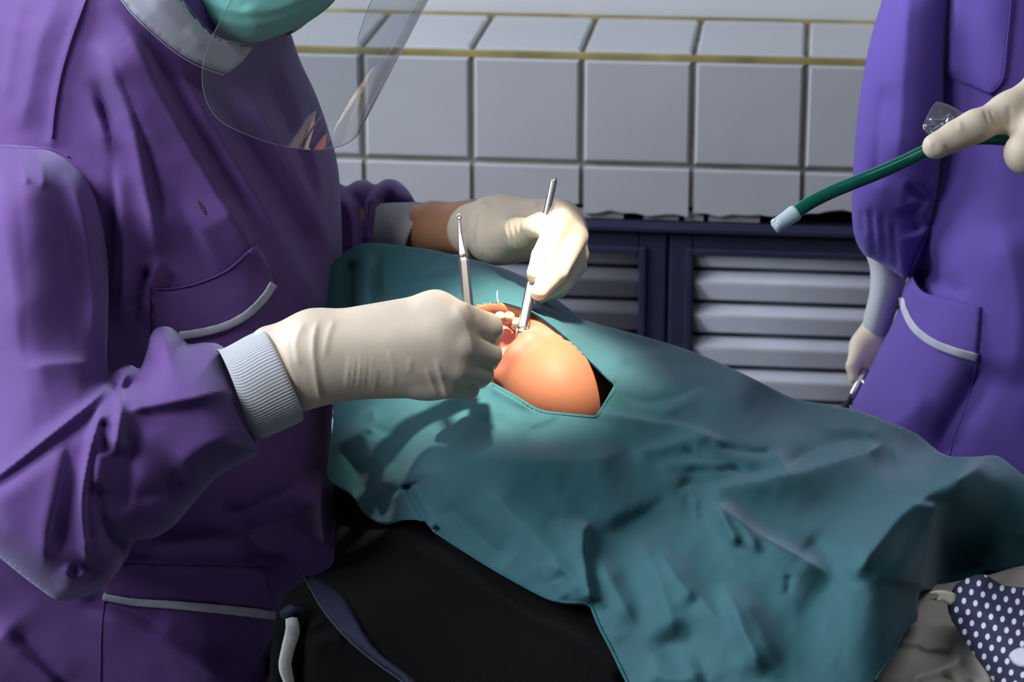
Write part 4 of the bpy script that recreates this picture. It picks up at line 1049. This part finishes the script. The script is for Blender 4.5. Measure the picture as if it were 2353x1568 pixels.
# hanging arm: cuff, glove
loft('cuff', [((2034, 606, 2.70), (46, 26, 0), (4, -6, .026)), ((2040, 640, 2.70), (40, 20, 0), (4, -6, .026)), ((2030, 690, 2.70), (32, 16, 0), (4, -6, .024)), ((2016, 740, 2.70), (30, 16, 0), (3, -6, .023)), ((2010, 760, 2.70), (27, 15, 0), (3, -6, .02))],
     M['rib'], agown, n=240, caps=(True, True), disp=ribs(60, .012), sub=5)
HG = [cone((2014, 745, 2.70, 30), (1996, 800, 2.70, 40)), cone((1996, 800, 2.70, 40), (1988, 842, 2.70, 34), .01), cone((1990, 810, 2.71, 32), (2020, 850, 2.72, 34), .01)]
HG += chain([(1975, 835, 2.69, 18), (1964, 872, 2.685, 13), (1978, 892, 2.68, 11)], .003, .01) + chain([(1990, 845, 2.69, 18), (1982, 888, 2.69, 13), (1996, 905, 2.69, 11)], .003, .01)
HG += chain([(2006, 850, 2.70, 17), (2000, 896, 2.70, 13), (2014, 908, 2.70, 11)], .003, .01) + chain([(2022, 850, 2.71, 16), (2020, 890, 2.71, 12), (2030, 900, 2.71, 10)], .003, .01)
HG += chain([(1975, 800, 2.685, 20), (1958, 842, 2.675, 14), (1962, 872, 2.672, 11)], .004, .012)
body('glove', HG, .002, M['latex'], asst, 5)
# near hand: index along the tube, thumb below
NG = chain([(2146, 337, 2.165, 22), (2152, 335, 2.165, 24), (2196, 313, 2.168, 30), (2240, 291, 2.17, 33), (2320, 258, 2.185, 42), (2440, 195, 2.21, 62), (2560, 130, 2.24, 70)], .01)
NG += chain([(2252, 272, 2.195, 18), (2300, 250, 2.205, 26), (2400, 215, 2.225, 50)], .006, .012)
NG += chain([(2356, 352, 2.16, 50), (2400, 310, 2.175, 58), (2470, 230, 2.205, 70)], .012)
NG += chain([(2290, 275, 2.235, 22), (2350, 330, 2.235, 28), (2440, 260, 2.24, 40)], .006)
NG += [cone((2440, 195, 2.21, 62), (2470, 250, 2.22, 80), .02), cone((2560, 140, 2.24, 70), (2760, 60, 2.32, 75), .02)]
NGf = [([(2262, 245), (2266, 268), (2276, 290)], 3, 3, -1.8, .4), ([(2272, 244), (2280, 268), (2296, 292)], 3, 3, -1.2, .4), ([(2200, 268), (2206, 290), (2208, 310)], 3, 4, 1.0, .4), ([(2152, 322), (2149, 340), (2151, 352)], 8, 6, -.7, .3), ([(2172, 332), (2178, 345), (2176, 356)], 5, 5, -1.0), ([(2318, 240), (2322, 275), (2310, 300)], 7, 5, -1.6)]
body('glove', NG, .0018, M['latex'], asst, 5, NGf)
loft('sleeve', [((2640, 90, 2.30), (30, 100, 0), (0, 0, .045)), ((2800, 20, 2.36), (30, 140, 0), (0, 0, .06)), ((2860, -150, 2.50), (130, 60, 0), (0, 0, .065)), ((2640, -330, 2.60), (60, 130, 0), (0, 0, .07))], M['gown2'], agown, 48)
AB = [cone((2340, 1500, 2.70, 230), (2350, 700, 2.70, 220), .05), cone((2350, 700, 2.70, 220), (2380, -150, 2.68, 220), .05), cone((2200, -300, 2.66, 120), (2560, -300, 2.66, 120), .05), cone((2390, -330, 2.68, 100), (2370, -560, 2.66, 95), .04), ell((2350, -740, 2.64), 180, 270, .095, .03),
      cone((2300, -720, 2.545, 20), (2296, -680, 2.54, 24), .012)]
AB += chain([(2190, -260, 2.66, 80), (2065, 300, 2.63, 48), (2040, 560, 2.68, 26), (2040, 640, 2.70, 20), (2012, 770, 2.70, 20)], .015)
AB += chain([(2560, -260, 2.64, 90), (2820, 20, 2.40, 75), (2600, 110, 2.26, 50)], .03)
leg = []
for s in (-1, 1):
    h0 = P(2340+s*90, 1450, 2.70); kn = np.array([h0[0], h0[1], .45]); an = np.array([h0[0], h0[1]+.01, .09]); toe = np.array([h0[0]-.02, h0[1]-.15, .036])
    leg += [('c', (h0, kn, .075, .055), .03, '+'), ('c', (kn, an, .052, .036), .02, '+'), ('c', (an-np.array([0, -.03, .045]), toe, .04, .034), .02, '+')]
body('body', AB+leg, .010, M['skin'], asst, 6, under=(SA, SAs))
body('hair', [ell((2370, -840, 2.67), 200, 230, .105, .03), ell((2400, -700, 2.72), 150, 230, .07, .03)], .009, M['hair'], asst, 4)

# suction tube
st = empty('suction_tube', P(1960, 420, 2.19)); tag(st, 'bent green suction tube with a milky tip in front of the white tiles', 'suction tube')
px_tube('tube', [(1812, 499, 2.19, 15.5), (1832, 486, 2.19, 15.5), (1862, 466, 2.19, 15.5), (1905, 444, 2.19, 15.5), (1960, 421, 2.19, 15.5), (2020, 397, 2.19, 15.5), (2080, 370, 2.192, 15.5), (2130, 346, 2.195, 15.5), (2180, 330, 2.20, 15.5), (2250, 318, 2.205, 15), (2330, 322, 2.21, 15)], M['tubegreen'], st, 28, 5)
def tip_disp(th, t): return np.where(t > .72, .10*np.sign(np.sin(th*4)), 0)
ta = np.array([-.83, .555]); tn = np.array([.555, .83])
rg = []
for t, r in ((-4, 16.5), (0, 19), (5, 19.6), (10, 19.2), (30, 17.5), (48, 16.5), (56, 15.5), (60, 13)):
    c = np.array([1828, 489])+ta*t; rg.append(((c[0], c[1], 2.19), (tn[0]*r, tn[1]*r, 0), (ta[0]*r*.22, ta[1]*r*.22, r*2.19/F)))
loft('tip', rg, M['tip'], st, 96, (True, True), tip_disp, 3)
px_tube('hose', [(2330, 322, 2.21, 15), (2345, 326, 2.212, 21), (2420, 345, 2.23, 24), (2560, 420, 2.26, 24), (2700, 700, 2.3, 24)], M['hose'], st, 20, 4)
# scrap of clear wrap round it
wp = [(2121, 292), (2126, 276), (2138, 250), (2152, 233), (2152, 233), (2178, 240), (2210, 258), (2240, 290), (2236, 318), (2180, 340), (2152, 318), (2130, 306)]
SW = Surf(wp, RBF([(2121, 292, 2.212), (2152, 233, 2.225), (2240, 290, 2.222), (2170, 335, 2.21), (2180, 280, 2.214)]), 0, 1,
          [([(2130, 268), (2160, 276), (2190, 262)], 5, 5, 3), ([(2150, 318), (2176, 288), (2186, 256)], 4, 5, 4), ([(2140, 300), (2165, 280)], 4, 4, -3), ([(2195, 300), (2205, 272), (2214, 262)], 4, 4, 3), ([(2124, 288), (2150, 286)], 4, 4, 2.5), ([(2172, 318), (2200, 300), (2230, 296)], 5, 5, 3)], 3)
wr = relief('plastic_wrap', SW, M['wrap'], None, sheet=.0004); tag(wr, 'crinkled scrap of clear plastic wrap behind the gloved index finger on the tube', 'plastic wrap')
# small instrument in the hanging hand
sy = empty('syringe', P(1965, 890, 2.67)); tag(sy, 'small shiny metal syringe with a black end in the hanging gloved hand', 'syringe')
px_tube('barrel', [(1990, 850, 2.675, 9), (1980, 868, 2.672, 9), (1962, 902, 2.668, 9), (1955, 916, 2.666, 8)], M['metal'], sy, 20)
px_tube('plunger', [(1960, 906, 2.667, 6), (1946, 930, 2.664, 6), (1942, 938, 2.663, 14), (1936, 948, 2.662, 14)], M['vinyl'], sy, 20)
px_tube('finger_ring', [(1982, 872, 2.655, 5), (1988, 884, 2.653, 6), (1984, 896, 2.655, 5)], M['metal'], sy, 14)

# ================================================================== dental chair below
chair = empty('dental_chair', (.30, 2.16, 0)); tag(chair, 'dark dental chair carrying the draped patient', 'dental chair')
q0 = P(985, 1010, 2.46); q1 = P(1500, 1330, 2.42); q2 = P(2500, 1750, 2.25)
def pad(name, a, b, w, th):
    d = (b-a)/np.linalg.norm(b-a); s = np.cross(d, [0, 0, 1]); s /= np.linalg.norm(s); u = np.cross(s, d); V = []
    for p in (a, b):
        for x, z in ((-1, -1), (1, -1), (1, 0), (-1, 0)): V.append(p+s*w/2*x+u*th*(z))
    o = obj(name, V, [(0, 1, 2, 3), (7, 6, 5, 4), (0, 4, 5, 1), (1, 5, 6, 2), (2, 6, 7, 3), (3, 7, 4, 0)], M['vinyl'], chair, smooth=False); fix_normals(o)
    bv = o.modifiers.new('bevel', 'BEVEL'); bv.width = .03; bv.segments = 4
pad('headrest', q0+np.array([0, 0, -.10]), q0+(q1-q0)*.2+np.array([0, 0, -.10]), .20, .07)
pad('backrest', q0+(q1-q0)*.26+np.array([0, 0, -.13]), q1+np.array([0, 0, -.13]), .40, .08)
pad('seat', q1+np.array([0.02, 0, -.13]), q2+np.array([0, 0, -.13]), .46, .09)
boxes('pedestal', [(q1[0]-.10, q1[0]+.14, q1[1]-.10, q1[1]+.12, .06, q1[2]-.22), (q1[0]-.28, q1[0]+.30, q1[1]-.22, q1[1]+.22, 0, .06)], M['vinyl'], chair, .01)

# ================================================================== light, camera
def area(name, loc, target, size, power, col, size_y=None):
    l = bpy.data.lights.new(name, 'AREA'); l.energy = power; l.color = col; l.size = size
    if size_y: l.shape = 'RECTANGLE'; l.size_y = size_y
    o = bpy.data.objects.new(name, l); COL.objects.link(o); o.location = loc
    o.rotation_euler = (Vector(target)-Vector(loc)).to_track_quat('-Z', 'Y').to_euler(); return o
area('window_daylight', (-2.1, 2.5, 2.2), (-.3, 2.2, 1.0), 1.1, 62, (.78, .86, 1.0), 1.0)
area('front_window', (-2.0, .8, 2.3), (.1, 2.1, .85), 1.1, 42, (.80, .88, 1.0), 1.0)
area('added_strip_light', (.5, 1.5, 2.75), (.4, 2.1, .8), 1.3, 5, (.86, .92, 1.0), .14)  # added strip light, no known source; draws a highlight along the suction tube
lamp = bpy.data.lights.new('dental_lamp', 'SPOT'); lamp.energy = 188; lamp.color = (1, .93, .79); lamp.spot_size = math.radians(14); lamp.spot_blend = .75; lamp.shadow_soft_size = .035
lo = bpy.data.objects.new('dental_lamp', lamp); COL.objects.link(lo)
tgt = P(1190, 705, 2.195); src = tgt+np.array([.10, -.22, .94])
lo.location = src; lo.rotation_euler = (Vector(tgt)-Vector(src)).to_track_quat('-Z', 'Y').to_euler()

w = bpy.data.worlds.new('world'); SC.world = w; w.use_nodes = True
w.node_tree.nodes['Background'].inputs[0].default_value = (.62, .70, .90, 1); w.node_tree.nodes['Background'].inputs[1].default_value = .07

cam = bpy.data.cameras.new('camera'); cam.sensor_width = 36; cam.lens = F/W*36; cam.clip_start = .05
co_ = bpy.data.objects.new('camera', cam); COL.objects.link(co_)
co_.matrix_world = Matrix(((RIGHT[0], UP[0], -FWD[0], CAM[0]), (RIGHT[1], UP[1], -FWD[1], CAM[1]), (RIGHT[2], UP[2], -FWD[2], CAM[2]), (0, 0, 0, 1)))
cam.dof.use_dof = True; cam.dof.focus_distance = 2.15; cam.dof.aperture_fstop = 13
SC.camera = co_
vs = SC.view_settings; vs.view_transform = 'Standard'; vs.look = 'None'; vs.gamma = 1; vs.exposure = 0; vs.use_curve_mapping = False
